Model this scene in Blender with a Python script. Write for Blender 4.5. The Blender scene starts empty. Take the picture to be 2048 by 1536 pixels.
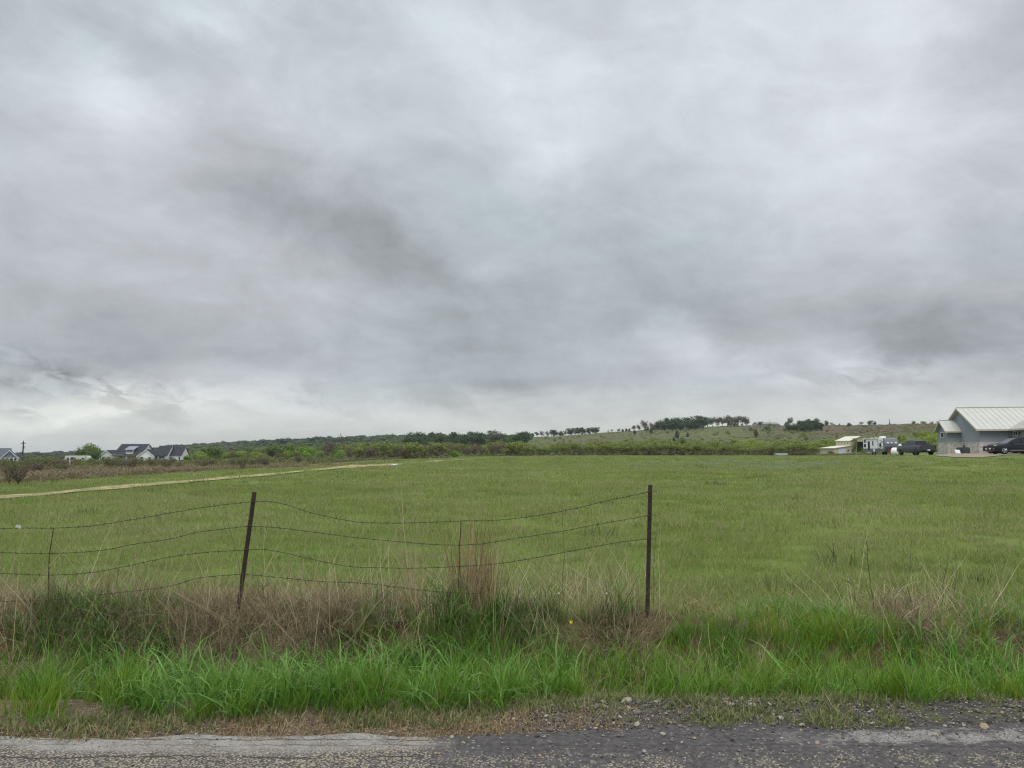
import bpy, math, random
import numpy as np
from mathutils import Vector, Matrix

random.seed(7)
rng = np.random.default_rng(11)
C = bpy.context.scene.collection
F = 1550.0                       # focal length in pixels of a 2048 px wide frame
EYE = 1.6
PITCH = math.atan((895 - 768) / F)
CP, SP = math.cos(PITCH), math.sin(PITCH)


def ray(px, row):
    v = (768 - row) / F
    den = CP - v * SP
    return (px - 1024) / F / den, (SP + v * CP) / den     # x/y, (z-EYE)/y


def at(px, row, d):
    a, s = ray(px, row)
    return Vector((a * d, d, EYE + s * d))


def zrow(row, d):
    return EYE + ray(1024, row)[1] * d


def lin(c):
    c = c / 255.0
    return c / 12.92 if c <= 0.04045 else ((c + 0.055) / 1.055) ** 2.4


def S(r, g, b, k=1.0):
    return (lin(r) * k, lin(g) * k, lin(b) * k, 1.0)


# ------------------------------------------------------------------ noise (python side, for placement)
def _hash(ix, iy, seed):
    n = (ix * 374761393 + iy * 668265263 + seed * 1274126177) & 0xFFFFFFFF
    n = ((n ^ (n >> 13)) * 1274126177) & 0xFFFFFFFF
    return ((n ^ (n >> 16)) & 0xFFFF) / 65535.0


def vnoise(x, y, seed=0):
    x = np.asarray(x, float); y = np.asarray(y, float)
    ix = np.floor(x).astype(np.int64); iy = np.floor(y).astype(np.int64)
    fx = x - ix; fy = y - iy
    fx = fx * fx * (3 - 2 * fx); fy = fy * fy * (3 - 2 * fy)
    a = _hash(ix, iy, seed); b = _hash(ix + 1, iy, seed)
    c = _hash(ix, iy + 1, seed); d = _hash(ix + 1, iy + 1, seed)
    return (a + (b - a) * fx) * (1 - fy) + (c + (d - c) * fx) * fy


def fbm(x, y, seed=0, oct=4):
    s = 0; a = 0.5; t = 0
    for i in range(oct):
        s = s + a * vnoise(np.asarray(x) * 2 ** i, np.asarray(y) * 2 ** i, seed + i * 17)
        t += a; a *= 0.5
    return s / t


def smooth(a, b, x):
    t = np.clip((np.asarray(x, float) - a) / (b - a), 0, 1)
    return t * t * (3 - 2 * t)


# ------------------------------------------------------------------ terrain heights
# for a column of the view: (depth, pixel row of the bare ground); nearer ground is level
COLS = {
    -700: [(42, None), (60, 939), (100, 931.5), (150, 927), (300, 925), (600, 918), (1000, 914.5), (2000, 912), (7000, 910)],
    0: [(42, None), (60, 939), (100, 931.5), (150, 927), (300, 925), (600, 917), (1000, 914), (2000, 912), (7000, 910)],
    250: [(44, None), (60, 939), (100, 931.5), (150, 927), (300, 925.5), (600, 916), (1000, 909), (1500, 906), (7000, 904)],
    330: [(46, None), (60, 938.5), (100, 931), (150, 926), (300, 925), (600, 912), (1000, 903), (1500, 897), (7000, 900)],
    480: [(50, None), (60, 938), (100, 928), (150, 923), (300, 917), (600, 907), (1000, 895), (1400, 887), (2000, 888), (7000, 895)],
    640: [(64, None), (100, 923), (150, 919), (300, 913), (600, 900), (900, 888), (1200, 881.5), (1600, 881), (3000, 886), (7000, 895)],
    800: [(60, None), (95, 921), (150, 917.5), (300, 909), (600, 893), (900, 881), (1200, 876.5), (1600, 877), (3000, 885), (7000, 895)],
    950: [(70, None), (150, 914), (300, 905), (500, 895), (800, 884), (1100, 878.5), (1600, 879), (3000, 886), (7000, 895)],
    1050: [(70, None), (150, 912.5), (300, 901), (450, 889), (600, 880), (700, 875.5), (1100, 878), (2000, 882), (7000, 895)],
    1200: [(70, None), (150, 912), (250, 903), (400, 886), (550, 870), (620, 865.5), (800, 868), (2000, 880), (7000, 895)],
    1300: [(70, None), (150, 912), (250, 902.5), (400, 881), (550, 863), (610, 858.5), (800, 863), (2000, 880), (7000, 895)],
    1400: [(70, None), (150, 912), (250, 902), (400, 877), (550, 857), (600, 853.5), (800, 860), (2000, 880), (7000, 895)],
    1500: [(70, None), (150, 912), (250, 902), (400, 873), (550, 853), (590, 850), (800, 860), (2000, 880), (7000, 895)],
    1650: [(70, None), (150, 912), (220, 910.5), (250, 907), (300, 894), (400, 868), (500, 852), (560, 849.5), (800, 860), (2000, 880), (7000, 895)],
    1790: [(52, None), (80, 916.5), (108, 912), (150, 909), (220, 906), (300, 882), (400, 857), (460, 848.5), (800, 860), (2000, 880), (7000, 895)],
    1900: [(48, None), (70, 917), (90, 908), (105, 907), (150, 901), (250, 880), (380, 853), (440, 847), (800, 858), (2000, 880), (7000, 895)],
    2048: [(48, None), (70, 917), (85, 907), (105, 905), (150, 899), (250, 878), (380, 851), (440, 846), (800, 858), (2000, 880), (7000, 895)],
    2700: [(48, None), (70, 917), (85, 907), (105, 905), (150, 899), (250, 878), (380, 851), (440, 846), (800, 858), (2000, 880), (7000, 895)],
}
_px = np.array(sorted(COLS)); _ld = np.linspace(math.log(20), math.log(8000), 360)
_gx = np.linspace(-700, 2700, 426)
_tab = []
for p in _px:
    ds = [0]; zs = [0.0]
    for d, r in COLS[p]:
        ds.append(d); zs.append(0.0 if r is None else zrow(r, d))
    _tab.append(np.interp(np.exp(_ld), ds, zs))
_tab = np.array(_tab)
_G = np.array([np.interp(_gx, _px, _tab[:, j]) for j in range(len(_ld))]).T     # [px, depth]
for _ in range(10):
    P_ = np.pad(_G, ((1, 1), (0, 0)), 'edge'); _G = (P_[:-2] + 2 * P_[1:-1] + P_[2:]) / 4
for _ in range(4):
    P_ = np.pad(_G, ((0, 0), (1, 1)), 'edge'); _G = (P_[:, :-2] + 2 * P_[:, 1:-1] + P_[:, 2:]) / 4


def Hn(x, y):
    """height of the bare ground, arrays"""
    x = np.asarray(x, float); y = np.asarray(y, float)
    r = np.hypot(x, y) + 1e-6
    az = np.arctan2(x, y)
    lim = math.radians(46)
    ac = np.clip(az, -lim, lim)
    Y = np.maximum(r * np.cos(ac), 0.01)
    px = np.clip(1024 + 1.0036 * F * np.tan(ac), -700, 2700)
    fi = (px + 700) / 3400 * (len(_gx) - 1)
    fj = np.clip((np.log(np.maximum(Y, 20)) - _ld[0]) / (_ld[-1] - _ld[0]) * (len(_ld) - 1), 0, len(_ld) - 1.001)
    i = np.minimum(fi.astype(int), len(_gx) - 2); j = fj.astype(int)
    a = fi - i; b = fj - j
    z = (_G[i, j] * (1 - a) + _G[i + 1, j] * a) * (1 - b) + (_G[i, j + 1] * (1 - a) + _G[i + 1, j + 1] * a) * b
    z = z * smooth(math.radians(125), math.radians(80), np.abs(az))
    # roadside ditch, bank under the fence, gentle lumps in the field
    near = smooth(70, 30, r)
    dit = smooth(5.02, 5.7, y) * smooth(7.0, 6.3, y)
    z = z - near * dit * (0.27 + 0.05 * (vnoise(x * 0.7, y * 0.7, 3) - .5))
    bank = smooth(6.4, 6.95, y) * smooth(7.9, 7.2, y) * smooth(3.0, 1.2, x)
    z = z + near * bank * (0.05 + 0.10 * vnoise(x * 0.9 + 5, y * 0.4, 5))
    lump = (fbm(x * 0.16, y * 0.16, 21, 3) - 0.5) * 0.16 * smooth(7.5, 13, y) * smooth(140, 60, r)
    far = (fbm(x * 0.02, y * 0.02, 31, 3) - 0.5) * smooth(200, 420, r) * np.minimum(r * 0.0045, 4.0)
    return z + lump + far


def H(x, y):
    return float(Hn(np.array([x]), np.array([y]))[0])


def ground_at(px, d, lift=0.0):
    a = (px - 1024) / F / 1.0036
    return Vector((a * d, d, H(a * d, d) + lift))


# ------------------------------------------------------------------ mesh building
def mesh_arrays(name, verts, faces, mats, mat_idx=None, smooth_=False, attrs=None):
    """verts (N,3); faces (M,k) of one size k"""
    me = bpy.data.meshes.new(name)
    verts = np.asarray(verts, np.float32); faces = np.asarray(faces, np.int32)
    M, k = faces.shape
    me.vertices.add(len(verts)); me.vertices.foreach_set('co', verts.ravel())
    me.loops.add(M * k); me.loops.foreach_set('vertex_index', faces.ravel())
    me.polygons.add(M)
    me.polygons.foreach_set('loop_start', np.arange(0, M * k, k, dtype=np.int32))
    me.polygons.foreach_set('loop_total', np.full(M, k, np.int32))
    if smooth_:
        me.polygons.foreach_set('use_smooth', np.ones(M, bool))
    if mat_idx is not None:
        me.polygons.foreach_set('material_index', np.asarray(mat_idx, np.int32))
    for m in (mats if isinstance(mats, (list, tuple)) else [mats]):
        me.materials.append(m)
    for an, av in (attrs or {}).items():
        at_ = me.attributes.new(an, 'FLOAT', 'POINT')
        at_.data.foreach_set('value', np.asarray(av, np.float32))
    me.update(calc_edges=True)
    me.validate()
    return me


class MB:
    """collects boxes, prisms, tubes into one mesh"""
    def __init__(self): self.v = []; self.f = []; self.m = []; self.cur = 0; self.s = []; self.sm = False
    def mat(self, i): self.cur = i; return self
    def add(self, vs, fs):
        b = len(self.v); self.v += [tuple(p) for p in vs]
        for f in fs:
            self.f.append([b + i for i in f]); self.m.append(self.cur); self.s.append(self.sm)
        return self
    def box(self, x0, x1, y0, y1, z0, z1):
        vs = [(x, y, z) for z in (z0, z1) for y in (y0, y1) for x in (x0, x1)]
        return self.add(vs, [(0, 2, 3, 1), (4, 5, 7, 6), (0, 1, 5, 4), (2, 6, 7, 3), (0, 4, 6, 2), (1, 3, 7, 5)])
    def quad(self, a, b, c, d): return self.add([a, b, c, d], [(0, 1, 2, 3)])
    def prism(self, poly, fn, t0, t1):
        """poly: 2-D outline, fn(u, v, t) -> 3-D point; closed solid between t0 and t1"""
        n = len(poly)
        vs = [fn(u, v, t0) for u, v in poly] + [fn(u, v, t1) for u, v in poly]
        fs = [tuple(range(n))[::-1], tuple(range(n, 2 * n))] + [(i, (i + 1) % n, n + (i + 1) % n, n + i) for i in range(n)]
        return self.add(vs, fs)
    def px_(self, poly, x0, x1): return self.prism(poly, lambda u, v, t: (t, u, v), x0, x1)     # outline in (y,z)
    def py_(self, poly, y0, y1): return self.prism(poly, lambda u, v, t: (u, t, v), y0, y1)     # outline in (x,z)
    def pz_(self, poly, z0, z1): return self.prism(poly, lambda u, v, t: (u, v, t), z0, z1)
    def slab(self, a, b, c, d, t):
        """thick sheet a,b,c,d (counter-clockwise from outside) of thickness t inwards"""
        a, b, c, d = map(Vector, (a, b, c, d))
        n = (b - a).cross(d - a).normalized() * t
        vs = [a, b, c, d, a - n, b - n, c - n, d - n]
        return self.add(vs, [(0, 1, 2, 3), (7, 6, 5, 4), (0, 4, 5, 1), (1, 5, 6, 2), (2, 6, 7, 3), (3, 7, 4, 0)])
    def tube(self, pts, rad, seg=6, cap=True):
        pts = [Vector(p) for p in pts]; n = len(pts)
        rads = rad if isinstance(rad, (list, tuple)) else [rad] * n
        vs = []; fs = []
        up = Vector((0, 0, 1))
        for i, p in enumerate(pts):
            t = (pts[min(i + 1, n - 1)] - pts[max(i - 1, 0)]).normalized()
            a = t.cross(up)
            if a.length < 1e-3: a = t.cross(Vector((1, 0, 0)))
            a.normalize(); b = t.cross(a)
            for k in range(seg):
                w = 2 * math.pi * k / seg
                vs.append(p + (a * math.cos(w) + b * math.sin(w)) * rads[i])
        for i in range(n - 1):
            for k in range(seg):
                fs.append((i * seg + k, i * seg + (k + 1) % seg, (i + 1) * seg + (k + 1) % seg, (i + 1) * seg + k))
        if cap:
            fs.append(tuple(range(seg))[::-1]); fs.append(tuple((n - 1) * seg + k for k in range(seg)))
        return self.add(vs, fs)
    def lathe(self, prof, fn, seg=20):
        """prof: (axial, radius); fn(axial, u, v) -> point"""
        vs = []; fs = []; n = len(prof)
        for a, r in prof:
            for k in range(seg):
                w = 2 * math.pi * k / seg
                vs.append(fn(a, r * math.cos(w), r * math.sin(w)))
        for i in range(n - 1):
            for k in range(seg):
                fs.append((i * seg + k, i * seg + (k + 1) % seg, (i + 1) * seg + (k + 1) % seg, (i + 1) * seg + k))
        fs.append(tuple(range(seg))[::-1]); fs.append(tuple((n - 1) * seg + k for k in range(seg)))
        return self.add(vs, fs)
    def mesh(self, name, mats):
        me = bpy.data.meshes.new(name)
        me.from_pydata(self.v, [], self.f)
        for m in (mats if isinstance(mats, (list, tuple)) else [mats]): me.materials.append(m)
        me.polygons.foreach_set('material_index', np.array(self.m, np.int32))
        me.polygons.foreach_set('use_smooth', np.array(self.s, bool))
        me.update()
        import bmesh
        bm = bmesh.new(); bm.from_mesh(me); bmesh.ops.recalc_face_normals(bm, faces=bm.faces); bm.to_mesh(me); bm.free()
        return me
    def build(self, name, mats, parent=None, bevel=0.0):
        o = link(name, self.mesh(name, mats), parent)
        if bevel:
            b = o.modifiers.new('bevel', 'BEVEL'); b.width = bevel; b.segments = 2; b.limit_method = 'ANGLE'; b.angle_limit = math.radians(40)
        return o


def link(name, me, parent=None):
    o = bpy.data.objects.new(name, me); C.objects.link(o)
    if parent is not None: o.parent = parent
    return o


def tag(o, label=None, cat=None, group=None, kind=None):
    if label: o['label'] = label
    if cat: o['category'] = cat
    if group: o['group'] = group
    if kind: o['kind'] = kind
    return o


def empty(name, loc, rz=0.0, label=None, cat=None, group=None):
    o = bpy.data.objects.new(name, None); C.objects.link(o)
    o.location = loc; o.rotation_euler = (0, 0, rz); o.empty_display_size = 0.3
    return tag(o, label, cat, group)


def copy_tree(o, parent=None):
    c = o.copy(); C.objects.link(c)
    if parent is not None: c.parent = parent
    for ch in list(o.children): copy_tree(ch, c)
    return c


# ------------------------------------------------------------------ shader helpers
class G:
    """small builder over a node tree"""
    def __init__(self, tree): self.t = tree; self.n = tree.nodes; self.l = tree.links
    def new(self, ty, **kw):
        nd = self.n.new(ty)
        for k, v in kw.items(): setattr(nd, k, v)
        return nd
    def put(self, sock, v):
        if hasattr(v, 'is_output') or isinstance(v, bpy.types.NodeSocket): self.l.new(v, sock)
        else: sock.default_value = v
    def math(self, op, a, b=0.0, c=0.0, clamp=False):
        nd = self.new('ShaderNodeMath', operation=op, use_clamp=clamp)
        for i, v in enumerate((a, b, c)): self.put(nd.inputs[i], v)
        return nd.outputs[0]
    def add(self, a, b): return self.math('ADD', a, b)
    def sub(self, a, b): return self.math('SUBTRACT', a, b)
    def mul(self, a, b): return self.math('MULTIPLY', a, b)
    def vmath(self, op, a, b=(0, 0, 0)):
        nd = self.new('ShaderNodeVectorMath', operation=op)
        self.put(nd.inputs[0], a); self.put(nd.inputs[1], b)
        return nd.outputs[0]
    def sep(self, v):
        nd = self.new('ShaderNodeSeparateXYZ'); self.put(nd.inputs[0], v); return nd.outputs
    def comb(self, x, y, z):
        nd = self.new('ShaderNodeCombineXYZ')
        for i, v in enumerate((x, y, z)): self.put(nd.inputs[i], v)
        return nd.outputs[0]
    def noise(self, vec, scale, detail=4, rough=0.55, dist=0.0, out=0):
        nd = self.new('ShaderNodeTexNoise')
        if vec is not None: self.put(nd.inputs['Vector'], vec)
        nd.inputs['Scale'].default_value = scale; nd.inputs['Detail'].default_value = detail
        nd.inputs['Roughness'].default_value = rough; nd.inputs['Distortion'].default_value = dist
        return nd.outputs[out]
    def voro(self, vec, scale, feature='F1', out='Distance', rnd=1.0):
        nd = self.new('ShaderNodeTexVoronoi', feature=feature)
        if vec is not None: self.put(nd.inputs['Vector'], vec)
        nd.inputs['Scale'].default_value = scale; nd.inputs['Randomness'].default_value = rnd
        return nd.outputs[out]
    def step(self, a, b, x, smooth_=True):
        nd = self.new('ShaderNodeMapRange', interpolation_type='SMOOTHSTEP' if smooth_ else 'LINEAR')
        self.put(nd.inputs[0], x); self.put(nd.inputs[1], a); self.put(nd.inputs[2], b)
        return nd.outputs[0]
    def mix(self, f, a, b, mode='MIX'):
        nd = self.new('ShaderNodeMix', data_type='RGBA', blend_type=mode)
        self.put(nd.inputs[0], f); self.put(nd.inputs[6], a); self.put(nd.inputs[7], b)
        return nd.outputs[2]
    def ramp(self, f, stops):
        nd = self.new('ShaderNodeValToRGB'); self.put(nd.inputs[0], f)
        e = nd.color_ramp.elements
        while len(e) < len(stops): e.new(0.5)
        for i, (p, c) in enumerate(stops): e[i].position = p; e[i].color = c
        return nd.outputs[0]
    def pos(self): return self.new('ShaderNodeNewGeometry').outputs['Position']
    def obj(self): return self.new('ShaderNodeTexCoord').outputs['Object']
    def attr(self, name, ty='GEOMETRY', out='Fac'):
        nd = self.new('ShaderNodeAttribute', attribute_name=name, attribute_type=ty); return nd.outputs[out]
    def rand(self): return self.new('ShaderNodeObjectInfo').outputs['Random']
    def bump(self, h, strength=0.5, dist=0.01):
        nd = self.new('ShaderNodeBump'); self.put(nd.inputs['Height'], h)
        nd.inputs['Strength'].default_value = strength; nd.inputs['Distance'].default_value = dist
        return nd.outputs[0]


def new_mat(name):
    m = bpy.data.materials.new(name); m.use_nodes = True
    m.node_tree.nodes.clear()
    g = G(m.node_tree)
    out = g.new('ShaderNodeOutputMaterial')
    return m, g, out


def surf(name, color, rough=0.6, metal=0.0, var=0.12, scale=3.0, coat=0.0, spec=0.5, bump=0.0, fine=25.0):
    """painted / solid surface with faint uneven wear"""
    m, g, out = new_mat(name)
    b = g.new('ShaderNodeBsdfPrincipled')
    p = g.obj()
    n = g.noise(p, scale, 5, 0.6)
    n2 = g.noise(p, fine, 3, 0.6)
    f = g.add(g.mul(n, 0.65), g.mul(n2, 0.35))
    dark = tuple(c * (1 - var) for c in color[:3]) + (1,)
    lite = tuple(min(1, c * (1 + var)) for c in color[:3]) + (1,)
    g.put(b.inputs['Base Color'], g.mix(g.step(0.3, 0.7, f), dark, lite))
    g.put(b.inputs['Roughness'], g.math('ADD', rough - 0.06, g.mul(n, 0.12)))
    b.inputs['Metallic'].default_value = metal
    b.inputs['Coat Weight'].default_value = coat
    b.inputs['Specular IOR Level'].default_value = spec
    if bump: g.put(b.inputs['Normal'], g.bump(n2, bump, 0.01))
    g.l.new(b.outputs[0], out.inputs[0])
    return m


def glass(name, color=(0.012, 0.014, 0.016, 1), rough=0.04):
    m, g, out = new_mat(name)
    b = g.new('ShaderNodeBsdfPrincipled')
    g.put(b.inputs['Base Color'], color)
    g.put(b.inputs['Roughness'], g.math('ADD', rough, g.mul(g.noise(g.obj(), 4.0), 0.03)))
    b.inputs['Specular IOR Level'].default_value = 0.6
    g.l.new(b.outputs[0], out.inputs[0])
    return m


def leafy(name, stops, trans=0.3, rough=0.55, clump=0.9, spec=0.25, rnd=0.55):
    """leaf / blade material: colour from per-leaf value, clumps and the individual"""
    m, g, out = new_mat(name)
    bv = g.attr('bv')
    cl = g.noise(g.obj(), clump, 3, 0.5)
    f = g.add(g.add(g.mul(bv, 0.45), g.mul(g.step(0.3, 0.7, cl), 0.55 - 0.35 * rnd)), g.mul(g.rand(), 0.35 * rnd + 0.0))
    col = g.ramp(f, stops)
    b = g.new('ShaderNodeBsdfPrincipled')
    g.put(b.inputs['Base Color'], col); b.inputs['Roughness'].default_value = rough
    b.inputs['Specular IOR Level'].default_value = spec
    t = g.new('ShaderNodeBsdfTranslucent'); g.put(t.inputs['Color'], col)
    mx = g.new('ShaderNodeMixShader'); mx.inputs[0].default_value = trans
    g.l.new(b.outputs[0], mx.inputs[1]); g.l.new(t.outputs[0], mx.inputs[2])
    g.l.new(mx.outputs[0], out.inputs[0])
    return m


# ------------------------------------------------------------------ scattering by geometry nodes (for what nobody could count)
def scatter(name, pts, rot, scl, idx, sources, kind='stuff', label=None, cat=None):
    me = bpy.data.meshes.new(name)
    pts = np.asarray(pts, np.float32); N = len(pts)
    me.vertices.add(N); me.vertices.foreach_set('co', pts.ravel())
    a = me.attributes.new('rot', 'FLOAT_VECTOR', 'POINT'); a.data.foreach_set('vector', np.asarray(rot, np.float32).ravel())
    a = me.attributes.new('scl', 'FLOAT_VECTOR', 'POINT'); a.data.foreach_set('vector', np.asarray(scl, np.float32).ravel())
    a = me.attributes.new('idx', 'INT', 'POINT'); a.data.foreach_set('value', np.asarray(idx, np.int32))
    for s in sources:
        for m in s.data.materials:
            if m.name not in me.materials: me.materials.append(m)
    o = link(name, me)
    t = bpy.data.node_groups.new(name + ' scatter', 'GeometryNodeTree')
    t.interface.new_socket('Geometry', in_out='INPUT', socket_type='NodeSocketGeometry')
    t.interface.new_socket('Geometry', in_out='OUTPUT', socket_type='NodeSocketGeometry')
    gi = t.nodes.new('NodeGroupInput'); go = t.nodes.new('NodeGroupOutput')
    join = t.nodes.new('GeometryNodeJoinGeometry')
    for s in sources:
        oi = t.nodes.new('GeometryNodeObjectInfo'); oi.inputs['Object'].default_value = s
        gti = t.nodes.new('GeometryNodeGeometryToInstance')
        t.links.new(oi.outputs['Geometry'], gti.inputs[0]); t.links.new(gti.outputs[0], join.inputs[0])
    iop = t.nodes.new('GeometryNodeInstanceOnPoints')
    def named(nm, ty):
        nd = t.nodes.new('GeometryNodeInputNamedAttribute'); nd.data_type = ty; nd.inputs[0].default_value = nm
        return nd.outputs[0]
    t.links.new(gi.outputs[0], iop.inputs['Points'])
    t.links.new(join.outputs[0], iop.inputs['Instance'])
    iop.inputs['Pick Instance'].default_value = True
    t.links.new(named('idx', 'INT'), iop.inputs['Instance Index'])
    e = t.nodes.new('FunctionNodeEulerToRotation'); t.links.new(named('rot', 'FLOAT_VECTOR'), e.inputs[0])
    t.links.new(e.outputs[0], iop.inputs['Rotation'])
    t.links.new(named('scl', 'FLOAT_VECTOR'), iop.inputs['Scale'])
    t.links.new(iop.outputs[0], go.inputs[0])
    md = o.modifiers.new('scatter', 'NODES'); md.node_group = t
    tag(o, label, cat, None, kind)
    return o


def proto(name, me):
    return bpy.data.objects.new(name, me)      # a source, never linked to the scene


def blades(n, R, L, W, lean, bend, seg=4, seed=0, Lvar=0.4, root_pow=0.5, wob_=.035):
    """a patch of n grass blades rooted within radius R; arrays ready for mesh_arrays"""
    r = np.random.default_rng(seed)
    ra = r.uniform(0, 2 * np.pi, n); rr = R * r.uniform(0, 1, n) ** root_pow
    rx, ry = rr * np.cos(ra), rr * np.sin(ra)
    az = r.uniform(0, 2 * np.pi, n)
    ln = L * (1 + Lvar * r.normal(0, 1, n)).clip(0.35, 1.9)
    wd = W * r.uniform(0.6, 1.35, n)
    le = np.abs(r.normal(lean, lean * 0.6, n)); be = np.abs(r.normal(bend, bend * 0.55, n))
    t = np.linspace(0, 1, seg + 1)
    ang = le[:, None] + be[:, None] * t[None, :] ** 1.3 * 1.9       # angle from vertical along the blade
    dl = ln[:, None] / seg
    hx = np.concatenate([np.zeros((n, 1)), np.cumsum(np.sin(ang[:, :-1]) * dl, 1)], 1)
    hz = np.concatenate([np.zeros((n, 1)), np.cumsum(np.cos(ang[:, :-1]) * dl, 1)], 1)
    X = rx[:, None] + hx * np.cos(az)[:, None]; Y = ry[:, None] + hx * np.sin(az)[:, None]; Z = hz
    wob = r.normal(0, wob_, (n, seg + 1)) * ln[:, None] * t
    sa = az + np.pi / 2 + r.normal(0, 0.5, n)
    X = X + wob * np.cos(sa)[:, None]; Y = Y + wob * np.sin(sa)[:, None]
    w = wd[:, None] * (np.minimum(1, 0.55 + 2.2 * t) * (1 - t ** 2.2) + 0.04)[None, :] * 0.5
    dx, dy = np.cos(sa)[:, None] * w, np.sin(sa)[:, None] * w
    V = np.stack([np.stack([X - dx, Y - dy, Z], -1), np.stack([X + dx, Y + dy, Z], -1)], 2)   # n, seg+1, 2, 3
    base = (np.arange(n) * (seg + 1) * 2)[:, None] + (np.arange(seg) * 2)[None, :]
    Fc = np.stack([base, base + 1, base + 3, base + 2], -1).reshape(-1, 4)
    bv = np.repeat(r.uniform(0, 1, n), (seg + 1) * 2)
    return V.reshape(-1, 3), Fc, bv


def join_arr(parts):
    V = []; Fc = []; B = []; o = 0; M = []
    for i, (v, f, b) in enumerate(parts):
        V.append(v); Fc.append(f + o); B.append(b); M.append(np.full(len(f), i)); o += len(v)
    return np.concatenate(V), np.concatenate(Fc), np.concatenate(B), np.concatenate(M)
# ------------------------------------------------------------------ camera, sky, sun
sc = bpy.context.scene
cam = bpy.data.cameras.new('camera'); camo = bpy.data.objects.new('camera', cam); C.objects.link(camo)
cam.sensor_width = 36; cam.lens = 36 * F / 2048
cam.clip_start = 0.05; cam.clip_end = 20000
camo.location = (0, 0, EYE); camo.rotation_euler = (math.pi / 2 + PITCH, 0, 0)
sc.camera = camo
sc.view_settings.view_transform = 'Standard'; sc.view_settings.look = 'None'
sc.view_settings.exposure = 0; sc.view_settings.gamma = 1
sc.cycles.max_bounces = 8; sc.cycles.diffuse_bounces = 2; sc.cycles.transmission_bounces = 4
sc.cycles.volume_bounces = 0; sc.cycles.filter_width = 1.2; sc.cycles.use_denoising = True; sc.cycles.denoising_prefilter = 'NONE'
try: sc.cycles.denoising_input_passes = 'RGB_ALBEDO_NORMAL'
except Exception: pass

SUN_EL, SUN_AZ = math.radians(58), math.radians(205)       # behind the camera, veiled by cloud
sun = bpy.data.lights.new('sun', 'SUN'); suno = bpy.data.objects.new('sun', sun); C.objects.link(suno)
sun.energy = 1.5; sun.angle = math.radians(35); sun.color = (1.0, 0.975, 0.94)
sd = Vector((math.sin(SUN_AZ) * math.cos(SUN_EL), math.cos(SUN_AZ) * math.cos(SUN_EL), math.sin(SUN_EL)))
suno.rotation_euler = sd.to_track_quat('Z', 'Y').to_euler()

world = bpy.data.worlds.new('World'); sc.world = world; world.use_nodes = True
world.node_tree.nodes.clear()
g = G(world.node_tree)
out = g.new('ShaderNodeOutputWorld'); bg = g.new('ShaderNodeBackground'); bg.inputs['Strength'].default_value = 0.1
sky = g.new('ShaderNodeTexSky', sky_type='NISHITA', sun_disc=False, sun_elevation=SUN_EL, sun_rotation=SUN_AZ)
sky.air_density = 1.0; sky.dust_density = 2.0
d = g.vmath('NORMALIZE', g.new('ShaderNodeTexCoord').outputs['Generated'])
dx, dy, dz = g.sep(d)
el = g.math('ARCSINE', dz); az = g.math('ARCTAN2', dx, dy)
zc = g.math('MAXIMUM', dz, 0.0)
kk = g.math('DIVIDE', 1.0, g.add(zc, 0.16))
cv = g.comb(g.mul(dx, kk), g.mul(dy, kk), 3.7)                # point on the cloud deck
# streaks run down to the right: rotate and stretch the deck
rot = math.radians(-24)
cx, cy, _ = g.sep(cv)
sx_ = g.add(g.mul(cx, math.cos(rot)), g.mul(cy, math.sin(rot)))
sy_ = g.sub(g.mul(cy, math.cos(rot)), g.mul(cx, math.sin(rot)))
deck = g.comb(g.mul(sx_, 0.8), g.mul(sy_, 1.15), 3.7)
n1 = g.noise(deck, 1.1, 6, 0.55, 0.5)
n2 = g.noise(deck, 2.9, 7, 0.55, 0.8)
n3 = g.noise(g.vmath('ADD', deck, (7.3, 2.1, 5.0)), 0.75, 3, 0.5, 0.4)
warp = g.noise(g.comb(g.mul(az, 1.0), g.mul(el, 1.5), 1.3), 4.5, 6, 0.6, 0.6, out='Color')
wx, wy, wz = g.sep(warp)
waz = g.add(az, g.mul(g.sub(wx, 0.5), 0.20))
wel = g.add(el, g.mul(g.sub(wy, 0.5), 0.14))


def azel(px, row):
    v = (768 - row) / F; u = (px - 1024) / F
    D = Vector((u, CP - v * SP, SP + v * CP)).normalized()
    return math.atan2(D.x, D.y), math.asin(D.z)


def blob(px, row, rx, ry, tilt=0.0, a_=waz, e_=wel):
    """soft elliptic mass of cloud round a direction of the sky"""
    a0, e0 = azel(px, row)
    ca, sa = math.cos(math.radians(tilt)), math.sin(math.radians(tilt))
    da = g.sub(a_, a0); de = g.sub(e_, e0)
    p = g.mul(g.add(g.mul(da, ca), g.mul(de, sa)), F / rx)
    q = g.mul(g.sub(g.mul(de, ca), g.mul(da, sa)), F / ry)
    return g.math('EXPONENT', g.mul(g.add(g.mul(p, p), g.mul(q, q)), -1.0))


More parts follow.
